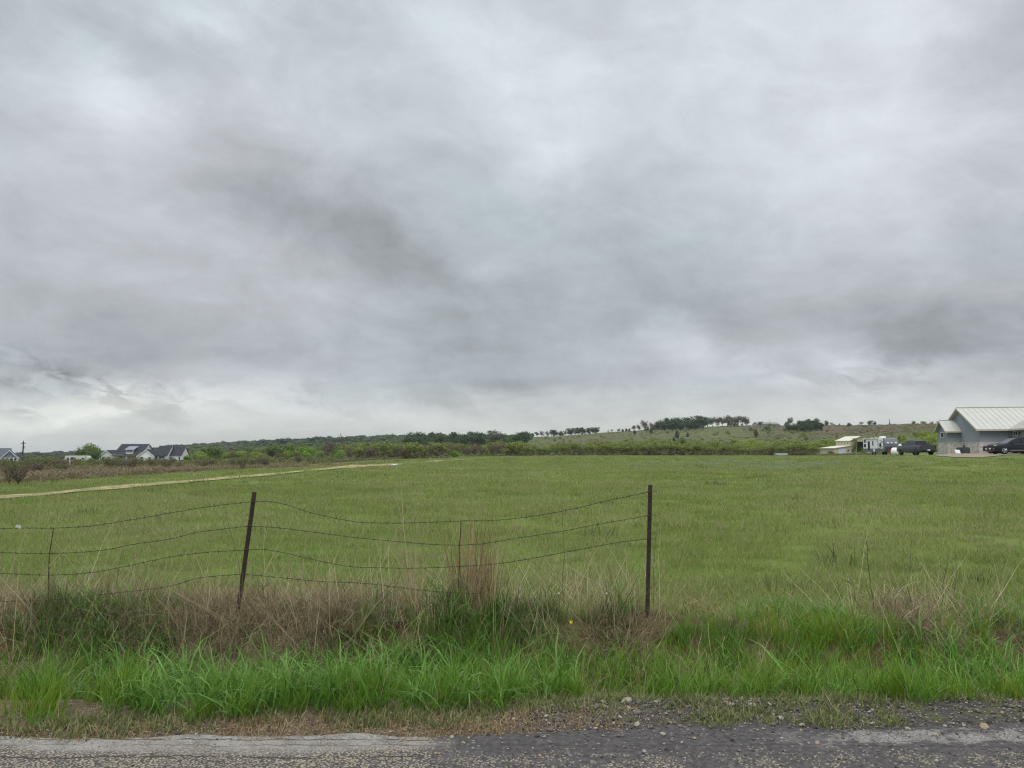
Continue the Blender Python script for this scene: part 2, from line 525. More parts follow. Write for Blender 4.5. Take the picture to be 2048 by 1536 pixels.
nA = g.noise(g.comb(g.add(az, g.mul(el, 0.5)), g.mul(el, 1.7), 4.4), 6.0, 8, 0.58, 0.7)
nB = g.noise(g.comb(az, g.mul(el, 1.5), 8.4), 13.0, 7, 0.6, 0.6)
L = g.add(0.565, g.mul(g.sub(n1, 0.5), 0.16))
L = g.add(L, g.mul(g.sub(n2, 0.5), 0.11))
L = g.add(L, g.add(g.mul(g.sub(nA, 0.5), 0.27), g.add(g.mul(g.sub(nB, 0.5), 0.17), g.mul(g.sub(g.noise(g.comb(g.add(az, g.mul(el, 0.6)), g.mul(el, 1.8), 2.2), 30.0, 5, 0.6, 0.5), 0.5), 0.06))))
for (px, row, rx, ry, tilt, amp) in [
    (235, 190, 150, 75, -10, 0.25), (1010, 110, 190, 150, -30, 0.117), (1120, 260, 180, 110, 0, 0.091), (1420, 90, 270, 120, 0, 0.130), (1750, 190, 330, 170, 0, 0.104), (1850, 40, 110, 90, 0, 0.104),
    (1640, 320, 260, 130, 0, 0.104), (400, 20, 120, 50, 0, 0.143), (620, 250, 160, 120, -30, 0.065), (190, 400, 180, 60, -12, 0.039),
    (60, 110, 190, 130, 0, -0.039), (330, 100, 170, 50, -15, -0.065), (2010, 90, 130, 90, 0, -0.117), (1640, 150, 120, 60, 0, -0.052), (560, 90, 90, 80, 20, -0.039),
    (560, 400, 210, 100, -35, -0.091), (800, 520, 330, 95, -28, -0.130), (1050, 610, 220, 50, -20, -0.052), (1240, 500, 190, 90, -30, -0.078), (1300, 610, 400, 60, -10, -0.065),
    (420, 670, 350, 60, -5, -0.078), (140, 600, 200, 100, -20, -0.039), (110, 670, 140, 45, 0, -0.065), (870, 690, 230, 55, -15, -0.065), (960, 770, 260, 24, 6, -0.091), (250, 730, 300, 26, -6, -0.065),
    (1920, 650, 330, 60, -8, -0.143), (2060, 705, 170, 50, -10, -0.078), (1850, 520, 260, 80, 0, -0.052),
    (960, 590, 160, 26, -12, 0.052), (1430, 690, 280, 40, -8, 0.078), (1780, 715, 260, 20, 2, 0.091), (1250, 830, 600, 45, 0, 0.052), (1900, 790, 300, 45, 0, 0.052),
    (150, 805, 360, 34, 3, 0.12), (120, 835, 160, 12, 2, 0.085), (420, 840, 460, 42, 0, 0.117), (560, 785, 200, 36, 0, 0.052),
]:
    L = g.add(L, g.mul(blob(px, row, rx, ry, tilt), amp * (1.05 if amp < 0 else 1.0)))
# ragged scraps of low cloud near the horizon
rag = g.noise(g.comb(g.mul(g.add(az, g.mul(el, 0.9)), 1.0), g.mul(el, 2.2), 9.1), 26, 6, 0.62, 0.5)
scr = None
for (px, row, rx, ry, tilt, amp) in [(255, 788, 85, 24, -14, .17), (45, 826, 40, 16, -14, .16), (345, 792, 50, 18, -25, .11), (402, 782, 40, 15, -25, .13), (590, 795, 70, 20, -20, .09), (665, 815, 60, 20, -30, .08),
                                     (110, 745, 120, 22, -20, .12), (20, 765, 60, 16, -10, .13), (480, 815, 50, 14, -20, .07), (1660, 760, 150, 30, -8, .10), (1800, 735, 80, 20, -10, .07), (250, 820, 90, 14, -12, .09)]:
    b_ = g.mul(blob(px, row, rx, ry, tilt, az, el), amp)
    scr = b_ if scr is None else g.add(scr, b_)
L = g.sub(L, g.mul(scr, g.mul(g.step(0.40, 0.60, rag), 1.15)))
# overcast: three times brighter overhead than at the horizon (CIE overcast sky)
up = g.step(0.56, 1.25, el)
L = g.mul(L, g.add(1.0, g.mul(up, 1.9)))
L = g.add(L, g.mul(g.step(0.10, 0.0, el), 0.04))
L = g.math('MAXIMUM', L, 0.12)
tint = g.mix(g.step(0.36, 0.64, n3), (0.945, 0.996, 1.068, 1), (0.895, 1.008, 1.075, 1))
warm = g.math('MAXIMUM', g.mul(blob(170, 835, 420, 60, 0), 0.85), g.step(0.10, 0.0, el))
tint = g.mix(warm, tint, (1.0, 1.015, 0.93, 1))
greyw = g.step(0.50, 0.36, L)
tint = g.mix(greyw, tint, (0.925, 1.006, 1.072, 1))
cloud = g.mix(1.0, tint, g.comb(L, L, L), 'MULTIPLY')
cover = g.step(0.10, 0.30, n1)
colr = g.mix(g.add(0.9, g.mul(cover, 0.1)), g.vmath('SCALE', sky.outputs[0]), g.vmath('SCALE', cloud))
for nd in g.n:
    if nd.bl_idname == 'ShaderNodeVectorMath' and nd.operation == 'SCALE':
        nd.inputs['Scale'].default_value = 10.0 if nd.inputs[0].links[0].from_node.bl_idname == 'ShaderNodeMix' else 1.0
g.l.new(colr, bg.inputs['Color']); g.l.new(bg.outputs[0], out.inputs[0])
world.cycles.sampling_method = 'MANUAL'; world.cycles.sample_map_resolution = 1024
# ------------------------------------------------------------------ ground sheet
def track_x(y): return np.interp(y, [0, 25, 67, 73, 95, 140], [-19.0, -16.5, -12.2, -10.5, -8.6, -3.0])
def scrub_x(y): return np.interp(y, [0, 34, 59, 75, 90, 130], [-29, -22.7, -18.4, -15.4, -13.4, -13.0])


front = np.radians(np.arange(-46, 46.01, 0.2)); back = np.radians(np.arange(49, 312, 3.0))
azs = np.concatenate([front, back]); nr = 330
rads = np.concatenate([[0.0], np.geomspace(0.6, 4600, nr)])
AZ, RR = np.meshgrid(azs, rads)
GX, GY = RR * np.sin(AZ), RR * np.cos(AZ)
GZ = Hn(GX, GY)
GZ = GZ - 0.03 * smooth(5.2, 4.9, GY) * smooth(14, 9, RR)
na = len(azs); ii = np.arange(len(rads) - 1)[:, None] * na; jj = np.arange(na)[None, :]
gf = np.stack([ii + jj, ii + (jj + 1) % na, ii + na + (jj + 1) % na, ii + na + jj], -1).reshape(-1, 4)
gx, gy = GX.ravel(), GY.ravel(); grr = RR.ravel()
wob = (fbm(gx * 0.12, gy * 0.12, 61, 3) - .5)
a_scrub = smooth(0.6, -0.6, gx - scrub_x(gy) - wob * 3) * smooth(420, 260, grr) * smooth(2, 12, gy)
pxs = 1024 + F * gx / np.maximum(gy, 1)
edge = np.interp(pxs, [0, 700, 800, 950, 1640, 1760, 1900, 2100], [100, 100, 110, 150, 152, 125, 118, 112])
a_wild = smooth(-3, 3, gy - edge + wob * 6) * (gy > 20)
a_hill = smooth(1010, 1075, pxs + wob * 60) * smooth(230, 330, grr) * (gy > 20)

m_ground, g, out = new_mat('field_ground')
p = g.pos()
b = g.new('ShaderNodeBsdfPrincipled'); b.inputs['Roughness'].default_value = 0.9; b.inputs['Specular IOR Level'].default_value = 0.15
big = g.noise(p, 0.045, 4, 0.6); mid = g.noise(p, 0.35, 5, 0.6); fin = g.noise(p, 3.5, 6, 0.7)
stx = g.noise(g.vmath('MULTIPLY', p, (0.012, 0.16, 0)), 1.0, 4, 0.6)
field = g.mix(g.step(0.35, 0.65, big), S(100, 117, 54), S(116, 124, 66))
field = g.mix(g.mul(g.step(0.42, 0.68, stx), 0.7), field, S(96, 119, 44))
field = g.mix(g.mul(g.step(0.5, 0.75, mid), 0.6), field, S(122, 120, 76))
field = g.mix(g.mul(g.step(0.48, 0.7, fin), 0.55), field, S(76, 92, 42))
scr = g.mix(g.step(0.35, 0.65, g.noise(p, 0.25, 5, 0.65)), S(112, 94, 80), S(104, 100, 70))
scr = g.mix(g.mul(g.step(0.5, 0.7, fin), 0.6), scr, S(84, 70, 58))
wild = g.mix(g.step(0.35, 0.65, mid), S(86, 98, 52), S(108, 108, 66))
hn = g.noise(g.vmath('MULTIPLY', p, (0.012, 0.03, 0.05)), 1.0, 5, 0.6)
hill = g.mix(g.step(0.38, 0.6, hn), S(94, 105, 56), S(98, 93, 68))
hill = g.mix(g.mul(g.step(0.45, 0.6, g.noise(p, 0.035, 5, 0.65)), 0.75), hill, S(88, 97, 52))
hill = g.mix(g.mul(g.step(0.55, 0.7, g.noise(p, 0.22, 4, 0.65)), 0.55), hill, S(78, 78, 54))
px_, py_, pz_ = g.sep(p)
brown = g.mul(g.step(130, 185, px_), g.step(300, 360, py_))
hill = g.mix(g.mul(brown, 0.9), hill, g.mix(g.step(0.35, 0.65, g.noise(p, 0.05, 5, 0.6)), S(98, 84, 68), S(88, 82, 58)))
c = g.mix(g.attr('wild'), field, wild)
c = g.mix(g.attr('hill'), c, hill)
c = g.mix(g.attr('scrub'), c, scr)
soil = g.mix(g.step(0.4, 0.6, g.noise(p, 6, 5, 0.7)), S(84, 68, 50), S(96, 92, 58))
c = g.mix(g.mul(g.step(9.0, 7.0, py_), g.step(-6, 0, py_)), c, soil)
g.put(b.inputs['Base Color'], c)
g.put(b.inputs['Normal'], g.bump(g.add(g.mul(fin, 0.6), g.noise(p, 14, 4, 0.7)), 0.6, 0.06))
g.l.new(b.outputs[0], out.inputs[0])
gm = mesh_arrays('ground', np.stack([gx, gy, GZ.ravel()], -1), gf, m_ground, smooth_=True,
                 attrs={'scrub': a_scrub, 'wild': a_wild, 'hill': a_hill})
tag(link('ground', gm), kind='structure')


def grid_sheet(name, xs, y0f, y1f, ny, lift, mat):
    xs = np.asarray(xs); X = np.repeat(xs[:, None], ny, 1)
    t = np.linspace(0, 1, ny)[None, :]
    Y = y0f(xs)[:, None] * (1 - t) + y1f(xs)[:, None] * t
    Z = Hn(X, Y) + lift
    nx = len(xs); i = np.arange(nx - 1)[:, None] * ny; j = np.arange(ny - 1)[None, :]
    f = np.stack([i + j, i + ny + j, i + ny + j + 1, i + j + 1], -1).reshape(-1, 4)
    return tag(link(name, mesh_arrays(name, np.stack([X, Y, Z], -1).reshape(-1, 3), f, mat, smooth_=True)), kind='structure')


# ---- loose gravel shoulder
m_sh, g, out = new_mat('gravel_shoulder')
p = g.pos(); px_, py_, _ = g.sep(p)
b = g.new('ShaderNodeBsdfPrincipled'); b.inputs['Roughness'].default_value = 0.9; b.inputs['Specular IOR Level'].default_value = 0.2
wn = g.noise(p, 2.2, 5, 0.6)
right = g.step(-0.5, 0.9, g.add(px_, g.mul(g.sub(wn, 0.5), 1.6)))
f1 = g.noise(p, 26, 5, 0.75); f2 = g.noise(p, 7, 5, 0.7)
leftc = g.mix(g.step(0.35, 0.65, f1), S(80, 66, 52), S(122, 106, 86))
leftc = g.mix(g.mul(g.step(0.5, 0.66, f2), 0.8), leftc, S(92, 88, 56))
rightc = g.mix(g.step(0.35, 0.68, f1), S(58, 54, 52), S(98, 92, 88))
rightc = g.mix(g.mul(g.mul(g.step(0.47, 0.6, f2), g.step(4.56, 4.74, py_)), 0.75), rightc, S(92, 96, 58))
c = g.mix(right, leftc, rightc)
v = g.voro(p, 62); vc = g.sep(g.voro(p, 62, out='Color'))[0]
chips = g.mul(g.step(0.5, 0.3, v), g.step(0.72, 0.86, vc))
c = g.mix(g.mul(chips, 0.9), c, S(176, 164, 146))
g.put(b.inputs['Base Color'], c)
g.put(b.inputs['Normal'], g.bump(g.add(g.mul(f1, 1.2), g.mul(chips, 0.6)), 0.9, 0.02))
g.l.new(b.outputs[0], out.inputs[0])
xs = np.arange(-14, 14.01, 0.035)
e1 = lambda x: 5.10 + 0.10 * (fbm(x * 0.9, x * 0, 71, 4) - .5) * 2
grid_sheet('gravel_shoulder', xs, lambda x: x * 0 + 4.2, lambda x: e1(x), 16, 0.004, m_sh)

# ---- chip-seal road
m_rd, g, out = new_mat('chip_seal_road')
p = g.pos(); px_, py_, _ = g.sep(p)
b = g.new('ShaderNodeBsdfPrincipled'); b.inputs['Specular IOR Level'].default_value = 0.3
w1 = g.noise(p, 1.6, 5, 0.62); w2 = g.noise(p, 5.5, 5, 0.65); w3 = g.noise(g.vmath('MULTIPLY', p, (0.7, 3.2, 1)), 1.0, 5, 0.6)
pw = g.vmath('ADD', p, g.vmath('SCALE', g.noise(p, 45, 3, .6, out='Color')))
for nd in g.n:
    if nd.bl_idname == 'ShaderNodeVectorMath' and nd.operation == 'SCALE': nd.inputs['Scale'].default_value = .016
v = g.voro(pw, 78); vcol = g.sep(g.voro(pw, 78, out='Color'))
vb = g.voro(g.vmath('MULTIPLY', p, (1, 1, 1)), 34); vbc = g.sep(g.voro(p, 34, out='Color'))
chip = g.step(0.62, 0.40, v)
dark = g.mix(g.step(0.3, 0.7, g.noise(p, 30, 4, 0.7)), S(62, 58, 58), S(92, 87, 86))
beige = g.mix(vcol[0], S(176, 161, 137), S(136, 127, 113))
grey = g.mix(g.step(0.3, 0.7, g.noise(p, 40, 4, 0.7)), S(142, 138, 132), S(172, 166, 157))
# where chips still lie: all of the left, and a ragged band along the wheel path
left = g.step(-0.30, -0.52, g.add(px_, g.mul(g.sub(w2, 0.5), 0.5)))
band = g.mul(g.step(4.26, 4.12, g.add(py_, g.mul(g.sub(w3, 0.5), 0.5))), g.step(0.40, 0.56, w2))
pe = g.mul(g.sub(g.noise(p, 3.0, 6, 0.68), .5), .55)
patch = g.mul(g.mul(g.step(4.30, 4.37, g.add(py_, pe)), g.step(4.55, 4.49, g.add(py_, g.mul(pe, -.8)))), g.mul(g.step(1.35, 1.75, g.add(px_, g.mul(pe, 1.4))), g.step(0.40, 0.52, w2)))
keep = g.math('MAXIMUM', g.mul(left, 0.93), g.mul(band, 0.62))
present = g.step(g.sub(0.97, g.mul(keep, 0.95)), g.sub(1.02, g.mul(keep, 0.95)), vcol[1])
c = g.mix(g.mul(chip, present), dark, beige)
worn = g.mul(left, g.step(4.18, 4.32, g.add(py_, g.mul(g.sub(w3, .5), .35))))
c = g.mix(g.mul(worn, g.add(.35, g.mul(g.step(.35, .6, w2), .5))), c, grey)
c = g.mix(g.mul(patch, g.add(0.35, g.mul(g.step(.55, .35, v), .45))), c, grey)
# pebbles on the dark apron
peb = g.mul(g.step(0.42, 0.28, vb), g.step(0.80, 0.9, vbc[0]))
c = g.mix(g.mul(peb, g.sub(0.8, g.mul(left, 0.7))), c, S(138, 132, 126))
# dark cracks running along the edge
def crack(y0, wdt, sc):
    yy = g.sub(g.add(py_, g.mul(g.sub(g.noise(g.vmath('MULTIPLY', p, (1, 0.2, 0)), sc, 6, 0.7), .5), 0.16)), y0)
    return g.mul(g.step(wdt, wdt * 0.3, g.math('ABSOLUTE', yy)), g.step(0.36, 0.5, g.noise(p, 3.1, 3, 0.6)))
c = g.mix(g.mul(g.mul(crack(4.38, 0.010, 3), left), 0.85), c, S(60, 54, 50))
c = g.mix(g.mul(g.mul(crack(4.145, 0.012, 2.2), left), 0.9), c, S(58, 52, 48))
c = g.mix(g.mul(crack(4.30, 0.008, 2.7), 0.6), c, S(58, 52, 48))
g.put(b.inputs['Base Color'], c)
g.put(b.inputs['Roughness'], g.math('SUBTRACT', 0.85, g.mul(g.step(0.5, 0.7, w1), 0.2)))
g.put(b.inputs['Normal'], g.bump(g.add(g.mul(g.mul(chip, present), 0.8), g.add(g.mul(peb, 1.0), g.noise(p, 60, 3, 0.7))), 0.8, 0.008))
g.l.new(b.outputs[0], out.inputs[0])
def road_edge(x):
    return 4.43 + 0.10 * (fbm(x * 2.3, x * 0, 73, 6) - .5) * 2 + 0.22 * smooth(-0.2, 1.2, x) * (0.5 + fbm(x * .8, x * 0 + 3, 75, 4))
grid_sheet('road', xs, lambda x: x * 0 - 4.2, road_edge, 60, 0.008, m_rd)

# ---- dirt track and the yard drive
m_tr, g, out = new_mat('pale_dirt')
p = g.pos()
b = g.new('ShaderNodeBsdfPrincipled'); b.inputs['Roughness'].default_value = 0.92; b.inputs['Specular IOR Level'].default_value = 0.1
c = g.mix(g.step(0.35, 0.65, g.noise(p, 0.5, 5, 0.6)), S(160, 146, 112), S(182, 164, 126))
c = g.mix(g.mul(g.step(0.44, 0.60, g.noise(p, 1.6, 5, 0.7)), 0.8), c, S(108, 114, 62))
g.put(b.inputs['Base Color'], c); g.put(b.inputs['Normal'], g.bump(g.noise(p, 5, 4, 0.7), 0.5, 0.05))
g.l.new(b.outputs[0], out.inputs[0])
ys = np.arange(14, 108, 0.5); nw = 5
wv = np.linspace(-1, 1, nw)[None, :]
hw = 0.60 + 0.6 * (fbm(ys * 0.35, ys * 0, 81, 3) - .5) + 0.55 * smooth(52, 62, ys) * smooth(75, 70, ys)
TX = track_x(ys)[:, None] + wv * hw[:, None] + ((fbm(ys * .8, ys * 0, 83, 2) - .5) * .4)[:, None]; TY = np.repeat(ys[:, None], nw, 1)
gap = smooth(72, 75, ys) * smooth(90, 87, ys)
TZ = Hn(TX, TY) + 0.05 - 0.25 * gap[:, None] + 0.22 * (smooth(57, 62, ys) * smooth(75, 70, ys))[:, None] * (1 - wv ** 2) * (fbm(TX * 1.4, TY * 1.1, 85, 3))
nI = len(ys); i = np.arange(nI - 1)[:, None] * nw; j = np.arange(nw - 1)[None, :]
tf = np.stack([i + j, i + j + 1, i + nw + j + 1, i + nw + j], -1).reshape(-1, 4)
tag(link('dirt_track', mesh_arrays('dirt_track', np.stack([TX, TY, TZ], -1).reshape(-1, 3), tf, m_tr, smooth_=True)), kind='structure')
m_dr, g, out = new_mat('yard_gravel')
p = g.pos(); b = g.new('ShaderNodeBsdfPrincipled'); b.inputs['Roughness'].default_value = 0.92; b.inputs['Specular IOR Level'].default_value = 0.1
c = g.mix(g.step(0.35, 0.65, g.noise(p, 0.25, 5, 0.65)), S(142, 134, 124), S(156, 134, 112))
c = g.mix(g.mul(g.step(0.5, 0.7, g.noise(p, 2.2, 5, 0.7)), 0.5), c, S(112, 108, 96))
g.put(b.inputs['Base Color'], c); g.l.new(b.outputs[0], out.inputs[0])
dpx = np.linspace(1866, 2240, 90)
dfr = np.interp(dpx, [1866, 1880, 1910, 1960, 1995, 2012, 2240], [86, 79, 72.5, 71.5, 76, 79.5, 80]) + (fbm(dpx * .06, dpx * 0, 87, 3) - .5) * 1.6
dbk = np.interp(dpx, [1866, 1900, 2240], [87.5, 94, 94])
nd_ = 14; t = np.linspace(0, 1, nd_)[None, :]
DD = dfr[:, None] * (1 - t) + dbk[:, None] * t; DX = (dpx[:, None] - 1024) / F / 1.0036 * DD
DZ = Hn(DX, DD) + 0.05
i = np.arange(len(dpx) - 1)[:, None] * nd_; j = np.arange(nd_ - 1)[None, :]
tf = np.stack([i + j, i + nd_ + j, i + nd_ + j + 1, i + j + 1], -1).reshape(-1, 4)
tag(link('yard_path', mesh_arrays('yard_path', np.stack([DX, DD, DZ], -1).reshape(-1, 3), tf, m_dr, smooth_=True)), kind='structure')

# ------------------------------------------------------------------ grass materials
def grass_mat(name, stops, scale, trans=0.35, rough=0.5, spec=0.3, wv=0.35):
    """blade colour: own value + drifts across the ground (world position)"""
    m, g, out = new_mat(name)
    p = g.pos()
    f = g.add(g.mul(g.attr('bv'), 1 - wv - 0.2), g.add(g.mul(g.step(0.28, 0.72, g.noise(p, scale, 4, 0.6)), wv), g.mul(g.rand(), 0.2)))
    col = g.ramp(f, stops)
    b = g.new('ShaderNodeBsdfPrincipled'); g.put(b.inputs['Base Color'], col)
    b.inputs['Roughness'].default_value = rough; b.inputs['Specular IOR Level'].default_value = spec
    t = g.new('ShaderNodeBsdfTranslucent'); g.put(t.inputs['Color'], col)
    mx = g.new('ShaderNodeMixShader'); mx.inputs[0].default_value = trans
    g.l.new(b.outputs[0], mx.inputs[1]); g.l.new(t.outputs[0], mx.inputs[2]); g.l.new(mx.outputs[0], out.inputs[0])
    return m


m_field = grass_mat('field_grass', [(0.0, S(102, 122, 52)), (0.35, S(128, 146, 68)), (0.62, S(143, 154, 86)), (0.84, S(157, 156, 108)), (1.0, S(188, 182, 140))], 0.16, wv=0.45)
m_green = grass_mat('verge_grass', [(0.0, S(64, 100, 30)), (0.4, S(92, 137, 40)), (0.75, S(122, 158, 56)), (1.0, S(164, 182, 98))], 0.9, wv=0.4)
m_broad = grass_mat('broad_blades', [(0.0, S(66, 104, 36)), (0.5, S(98, 142, 52)), (0.85, S(134, 168, 84)), (1.0, S(180, 198, 140))], 1.3, rough=0.45, spec=0.35)
m_yel = grass_mat('yellow_green_grass', [(0.0, S(82, 112, 28)), (0.5, S(114, 144, 40)), (0.85, S(142, 158, 58)), (1.0, S(166, 160, 84))], 1.1)
def straw_mat(name, stops, scale):
    m, g, out = new_mat(name)
    f = g.add(g.mul(g.attr('bv'), .5), g.add(g.mul(g.step(0.28, 0.72, g.noise(g.pos(), scale, 4, 0.6)), .3), g.mul(g.rand(), .2)))
    col = g.ramp(f, stops); b = g.new('ShaderNodeBsdfDiffuse'); g.put(b.inputs['Color'], col)
    t = g.new('ShaderNodeBsdfTranslucent'); g.put(t.inputs['Color'], col)
    mx = g.new('ShaderNodeMixShader'); mx.inputs[0].default_value = .12
    g.l.new(b.outputs[0], mx.inputs[1]); g.l.new(t.outputs[0], mx.inputs[2]); g.l.new(mx.outputs[0], out.inputs[0])
    return m
m_dry = straw_mat('dry_stems', [(0.0, S(100, 88, 68)), (0.35, S(134, 120, 96)), (0.65, S(158, 145, 117)), (0.88, S(182, 170, 138)), (1.0, S(204, 194, 162))], 1.4)
m_pale = straw_mat('pale_straw', [(0.0, S(128, 114, 88)), (0.5, S(172, 158, 124)), (1.0, S(214, 202, 168))], 1.4)
m_red = straw_mat('reddish_dry_stems', [(0.0, S(112, 92, 70)), (0.5, S(154, 131, 100)), (1.0, S(190, 170, 134))], 1.4)
m_weed = grass_mat('low_weeds', [(0.0, S(84, 98, 52)), (0.5, S(116, 126, 72)), (1.0, S(150, 150, 100))], 2.0)
m_olive = grass_mat('dark_weeds', [(0.0, S(60, 80, 42)), (0.5, S(88, 104, 56)), (1.0, S(126, 132, 84))], 1.2)


def grass_proto(name, mats, specs):
    V, Fc, B, M = join_arr([blades(**s) for s in specs])
    return proto(name, mesh_arrays(name, V, Fc, mats, M, attrs={'bv': B}))


def field_set(R, L, W, n, seed, seg):
    return [grass_proto('field_tuft', [m_field, m_dry], [
        dict(n=n, R=R, L=L, W=W, lean=.62, bend=.55, seg=seg, seed=seed + k), dict(n=int(n * .12), R=R, L=L * 1.25, W=W * .8, lean=.6, bend=.3, seg=seg, seed=seed + 50 + k)]) for k in range(4)]


def rand_scatter(name, x, y, sources, smin, smax, zs=1.0, lift=0.0, label=None, cat=None, tilt=0.0, idx=None, sxy=None):
    n = len(x)
    z = Hn(x, y) + lift
    s = rng.uniform(smin, smax, n)
    sh = s if sxy is None else s * sxy
    rot = np.stack([rng.normal(0, tilt, n) if tilt else np.zeros(n), rng.normal(0, tilt, n) if tilt else np.zeros(n), rng.uniform(0, 2 * np.pi, n)], -1)
    return scatter(name, np.stack([x, y, z], -1), rot, np.stack([sh, sh, s * zs], -1), rng.integers(0, len(sources), n) if idx is None else idx, sources, 'stuff', label, cat)


def wedge(y0, y1, dens, half=0.78):
    """random points over the strip of ground seen between depths y0 and y1"""
    A = half * (y1 ** 2 - y0 ** 2); n = int(A * dens)
    y = np.sqrt(rng.uniform(y0 ** 2, y1 ** 2, n)); x = rng.uniform(-1, 1, n) * half * y
    return x, y


def field_ok(x, y, wide=0.0):
    on_track = (np.abs(x - track_x(y)) < .45 + wide * .6) & (rng.uniform(0, 1, len(x)) < .93)
    return (~on_track) & (x > scrub_x(y) - 1) & ~((y > 69) & (y < 96) & (x > 37) & (x > 0.5425 * y - 0.6))


# the mown-short pasture
x, y = wedge(7.4, 15, 11); x2 = rng.uniform(-9, 9, 900); y2 = rng.uniform(7.0, 9.5, 900)
x = np.concatenate([x, x2]); y = np.concatenate([y, y2]); k = field_ok(x, y)
rand_scatter('pasture_grass', x[k], y[k], field_set(.30, .095, .0042, 150, 100, 3), .75, 1.25, label='short green and straw pasture grass close behind the wire fence', cat='grass')
x, y = wedge(14.5, 34, 4.2); k = field_ok(x, y, .2)
rand_scatter('pasture_grass', x[k], y[k], field_set(.50, .10, .008, 150, 200, 2), .75, 1.3, label='short pasture grass across the middle of the field', cat='grass')
x, y = wedge(33, 80, 1.05); k = field_ok(x, y, .6)
rand_scatter('pasture_grass', x[k], y[k], field_set(1.0, .11, .018, 150, 300, 2), .7, 1.3, label='short pasture grass across the far half of the field', cat='grass')
x, y = wedge(78, 158, .22); pxv = 1024 + F * x / y
k = field_ok(x, y, 1.5) & (y < np.interp(pxv, [0, 700, 800, 950, 1640, 1760, 1900, 2100], [96, 98, 112, 152, 154, 122, 68, 68]))
rand_scatter('pasture_grass', x[k], y[k], field_set(2.2, .12, .04, 150, 400, 2), .7, 1.25, label='thin pasture grass along the far edge of the field', cat='grass')

mk = [grass_proto('field_clump', [m_olive], [dict(n=60, R=.22, L=.16, W=.007, lean=.4, bend=.5, seg=3, seed=500 + k)]) for k in range(3)] + [grass_proto('field_clump', [m_yel], [dict(n=60, R=.3, L=.13, W=.007, lean=.4, bend=.4, seg=3, seed=510 + k)]) for k in range(3)]
x, y = wedge(8.2, 34, .18); k = field_ok(x, y, .2) & (fbm(x * .25, y * .25, 145, 3) > .5)
rand_scatter('pasture_weeds', x[k], y[k], mk, .6, 1.5, label='darker tufts and fresh green clumps dotted through the near pasture', cat='weeds')
x, y = wedge(33, 120, .07); k = field_ok(x, y, 1.) & (fbm(x * .08, y * .08, 147, 3) > .5)
rand_scatter('pasture_weeds', x[k], y[k], mk, .9, 2.4, zs=.8, label='darker tufts and fresh green clumps dotted through the far pasture', cat='weeds')

# pale blue wild flowers in drifts near the far end
m_blue = grass_mat('pale_blue_flowers', [(0.0, S(120, 136, 116)), (0.5, S(150, 164, 160)), (1.0, S(178, 188, 196))], 0.3)
bl = [grass_proto('flower_tuft', [m_blue], [dict(n=40, R=.8, L=.13, W=.02, lean=.3, bend=.2, seg=2, seed=600 + k)]) for k in range(2)]
n = 230; pxv = rng.normal(1560, 130, n); dv = rng.choice([62, 74, 88], n) + rng.normal(0, 2.2, n)
x = (pxv - 1024) / F * dv
rand_scatter('wildflower_weeds', x, dv, bl, .6, 1.3, label='drifts of pale bluish wild flowers low in the far field grass', cat='flowers')

# ---- verge
def at6(px): return (px - 1024) / F * 6.3
bx = np.array([at6(q) for q in (-1400, 0, 150, 300, 420, 520, 580, 700, 850, 1000, 1100, 1200, 1290, 1380, 1500, 1600, 1750, 1800, 1900, 1960, 2048, 3200)])
by = np.array([6.8, 6.75, 6.8, 6.9, 6.45, 6.4, 6.8, 6.95, 7.0, 7.0, 6.85, 6.65, 6.7, 6.85, 7.1, 7.8, 8.0, 7.1, 7.0, 7.5, 7.9, 7.9])
ex = np.array([(q - 1024) / F * 4.8 for q in (-1400, 0, 300, 500, 700, 900, 1050, 1200, 1400, 1600, 1800, 2048, 3200)])
ey = np.array([4.53, 4.54, 4.56, 4.64, 4.69, 4.75, 4.84, 5.04, 5.02, 5.02, 5.0, 5.12, 5.12])
def front_e(x): return np.interp(x, ex, ey) + (fbm(x * 2.2, x * 0, 91, 3) - .5) * .22
def back_b(x): return np.interp(x, bx, by) + (fbm(x * 1.6, x * 0, 93, 3) - .5) * .35
def hole(x, y): return ((x - .73) / .31) ** 2 + ((y - 5.30) / .46) ** 2 < 1


tall = [grass_proto('verge_tuft', [m_green, m_dry], [dict(n=46, R=.12, L=.30, W=.0072, lean=.20, bend=.55, seg=5, seed=700 + k), dict(n=5, R=.15, L=.36, W=.004, lean=.5, bend=.4, seg=4, seed=720 + k)]) for k in range(5)]
yel = [grass_proto('verge_tuft', [m_yel], [dict(n=56, R=.12, L=.27, W=.0058, lean=.18, bend=.38, seg=4, seed=740 + k)]) for k in range(3)]
brd = [grass_proto('broad_tuft', [m_broad], [dict(n=14, R=.08, L=.40, W=.0115, lean=.32, bend=.85, seg=6, seed=760 + k)]) for k in range(4)]
src = tall + yel + brd
n = 7000
x = rng.uniform(-8.5, 8.5, n); y = rng.uniform(4.6, 9.0, n)
k = (y > front_e(x) + .08) & (y < back_b(x)) & ~hole(x, y)
x, y = x[k], y[k]
dens = fbm(x * 1.1, y * 1.1, 95, 3)
k = rng.uniform(0, 1, len(x)) < .16 + 1.15 * smooth(.38, .52, fbm(x * 2.6, y * 2.6, 141, 3)) * (.35 + .9 * smooth(.28, .5, dens)); x, y = x[k], y[k]
yl = smooth(.40, .62, fbm(x * .5 + 9, y * .5, 97, 3) + .12 * smooth(2.2, 3.6, x)) ; br = smooth(.45, .65, fbm(x * .9, y * .9 + 4, 99, 3))
u = rng.uniform(0, 1, len(x))
idx = np.where(u < .20 * br + .04, rng.integers(8, 12, len(x)), np.where(u > 1 - .85 * yl, rng.integers(5, 8, len(x)), rng.integers(0, 5, len(x))))
n = len(x)
